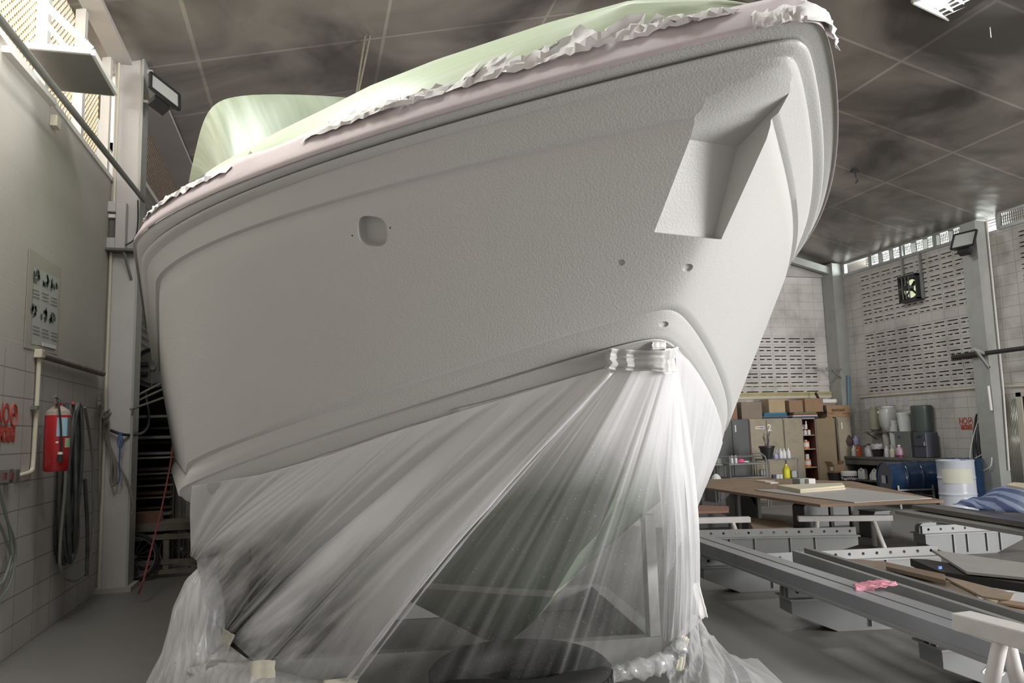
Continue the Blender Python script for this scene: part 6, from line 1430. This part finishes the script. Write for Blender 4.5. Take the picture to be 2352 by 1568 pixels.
board([(2215, 1148), (2290, 1152), (2290, 1158), (2215, 1155)], .64, .02, M_gry, 'small grey plank end behind the blue tarpaulin')
# plank stack with blue tarpaulin at the right
def plank(pa, pb, z, w, h, m, label):
    a, b = atZ(*pa, z), atZ(*pb, z); o = MB().bar(a+V(0, 0, -h/2), b+V(0, 0, -h/2), w, h).build('plank', m, bevel=.003); return tag(o, label, 'plank', 'grey planks under the tarpaulin')
plank((2120, 1158), (2480, 1212), .60, .28, .05, mat('dark_plank', (.17, .16, .15), .7, var=.15), 'dark upper plank running under the tarpaulin'); plank((2080, 1171), (2480, 1236), .535, .26, .04, M_gry, 'pale lower plank below the dark one')
M_tarp = bpy.data.materials.new('blue_striped_tarpaulin'); M_tarp.use_nodes = True; nt = M_tarp.node_tree; b = nt.nodes['Principled BSDF']; b.inputs['Roughness'].default_value = .4
uvn = N(nt, 'ShaderNodeUVMap'); wv = N(nt, 'ShaderNodeTexWave'); wv.bands_direction = 'Y'; wv.inputs['Scale'].default_value = 1.6; wv.inputs['Distortion'].default_value = 1.0; L(nt, uvn.outputs[0], wv.inputs['Vector'])
rr = N(nt, 'ShaderNodeValToRGB'); rr.color_ramp.elements[0].color = (.03, .075, .27, 1); rr.color_ramp.elements[0].position = .35; rr.color_ramp.elements[1].color = (.30, .40, .66, 1); rr.color_ramp.elements[1].position = .6; L(nt, wv.outputs[1], rr.inputs[0]); L(nt, rr.outputs[0], b.inputs['Base Color'])
c00, c10, c11, c01 = atZ(2190, 1158, .63), atZ(2400, 1206, .63), atZ(2480, 1150, .70), atZ(2290, 1140, .66)
P_ = []; uv = []; nu, nv = 60, 36
for i in range(nu+1):
    row = []
    for j in range(nv+1):
        u, v = i/nu, j/nv; p = c00.lerp(c10, u).lerp(c01.lerp(c11, u), v)
        hgt = .26*math.sin(math.pi*min(1, v*1.15+.02))**.7*(1-math.exp(-u*4))*(.7+.3*u)+.05*(nz(u*9+v*4, 91)+nz(u*5+v*13, 92)-1)
        row.append(p+V(.03*nz(u*8, 5), .04*nz(u*12+v*3, 6), max(0, hgt))); uv.append((u*2+.3*v, v*2+.8*u))
    P_.append(row)
mb = MB().grid(P_); mb.uv = uv; o = mb.build('tarpaulin', M_tarp, smooth=True, angle=50, recalc=False, solid=.002); tag(o, 'blue striped tarpaulin heaped on planks at the right edge', 'tarpaulin')
o = MB().prism([atZ(2312, 1118, .95), atZ(2335, 1122, .95), atZ(2400, 1136, .95), atZ(2400, 1118, .98), atZ(2330, 1112, .96)], (0, 0, .02)).build('cream_offcut', M_foam); tag(o, 'pointed cream offcut sticking up over the tarpaulin', 'offcut')
o = MB().bar(atZ(2330, 1125, .9)+V(.3, .2, -.9), atZ(2352, 1125, .93)+V(.2, .1, 0), .05).build('support_post', M_grime); tag(o, 'short post under the pointed cream offcut', 'post')
# pink rag on the paired beam
rc = atZ(2010, 1350, zb+.115); P_ = []
for i in range(21):
    row = []
    for j in range(13):
        u, v = i/20-.5, j/12-.5; x = u*.27; y = v*.13*(1-.5*abs(u)); z = .012+.03*nz(u*9+v*5, 95)+.03*nz(u*4+v*11, 96)-.02
        if v < -.25 and u < -.1: z -= (abs(v)-.25)*.45
        row.append(rc+V(x+.05*v, y-.25*x, max(z, -.11)))
    P_.append(row)
o = MB().grid(P_).build('pink_rag', mat('pink_cloth', (.62, .27, .33), .85, var=.1, vs=30), smooth=True, angle=40, recalc=False, solid=.003); tag(o, 'crumpled pink rag on the long paired beam', 'cloth')
# floor joint at lower left

v = ray(1965, 392); t_ = (ZR+SL*XR-CAMH)/(v[2]+SL*v[0]); hk = Vector(CAMP+v*t_)
o = MB().box(hk+V(0, 0, -.01), (.16, .05, .03)).tube(spline([hk, hk+V(0, 0, -.10), hk+V(.03, 0, -.17), hk+V(-.02, 0, -.22)], 5), .012, 8).build('ceiling_hook', M_black, smooth=True); tag(o, 'black hook hanging from the ceiling to the right of the bow', 'hook')
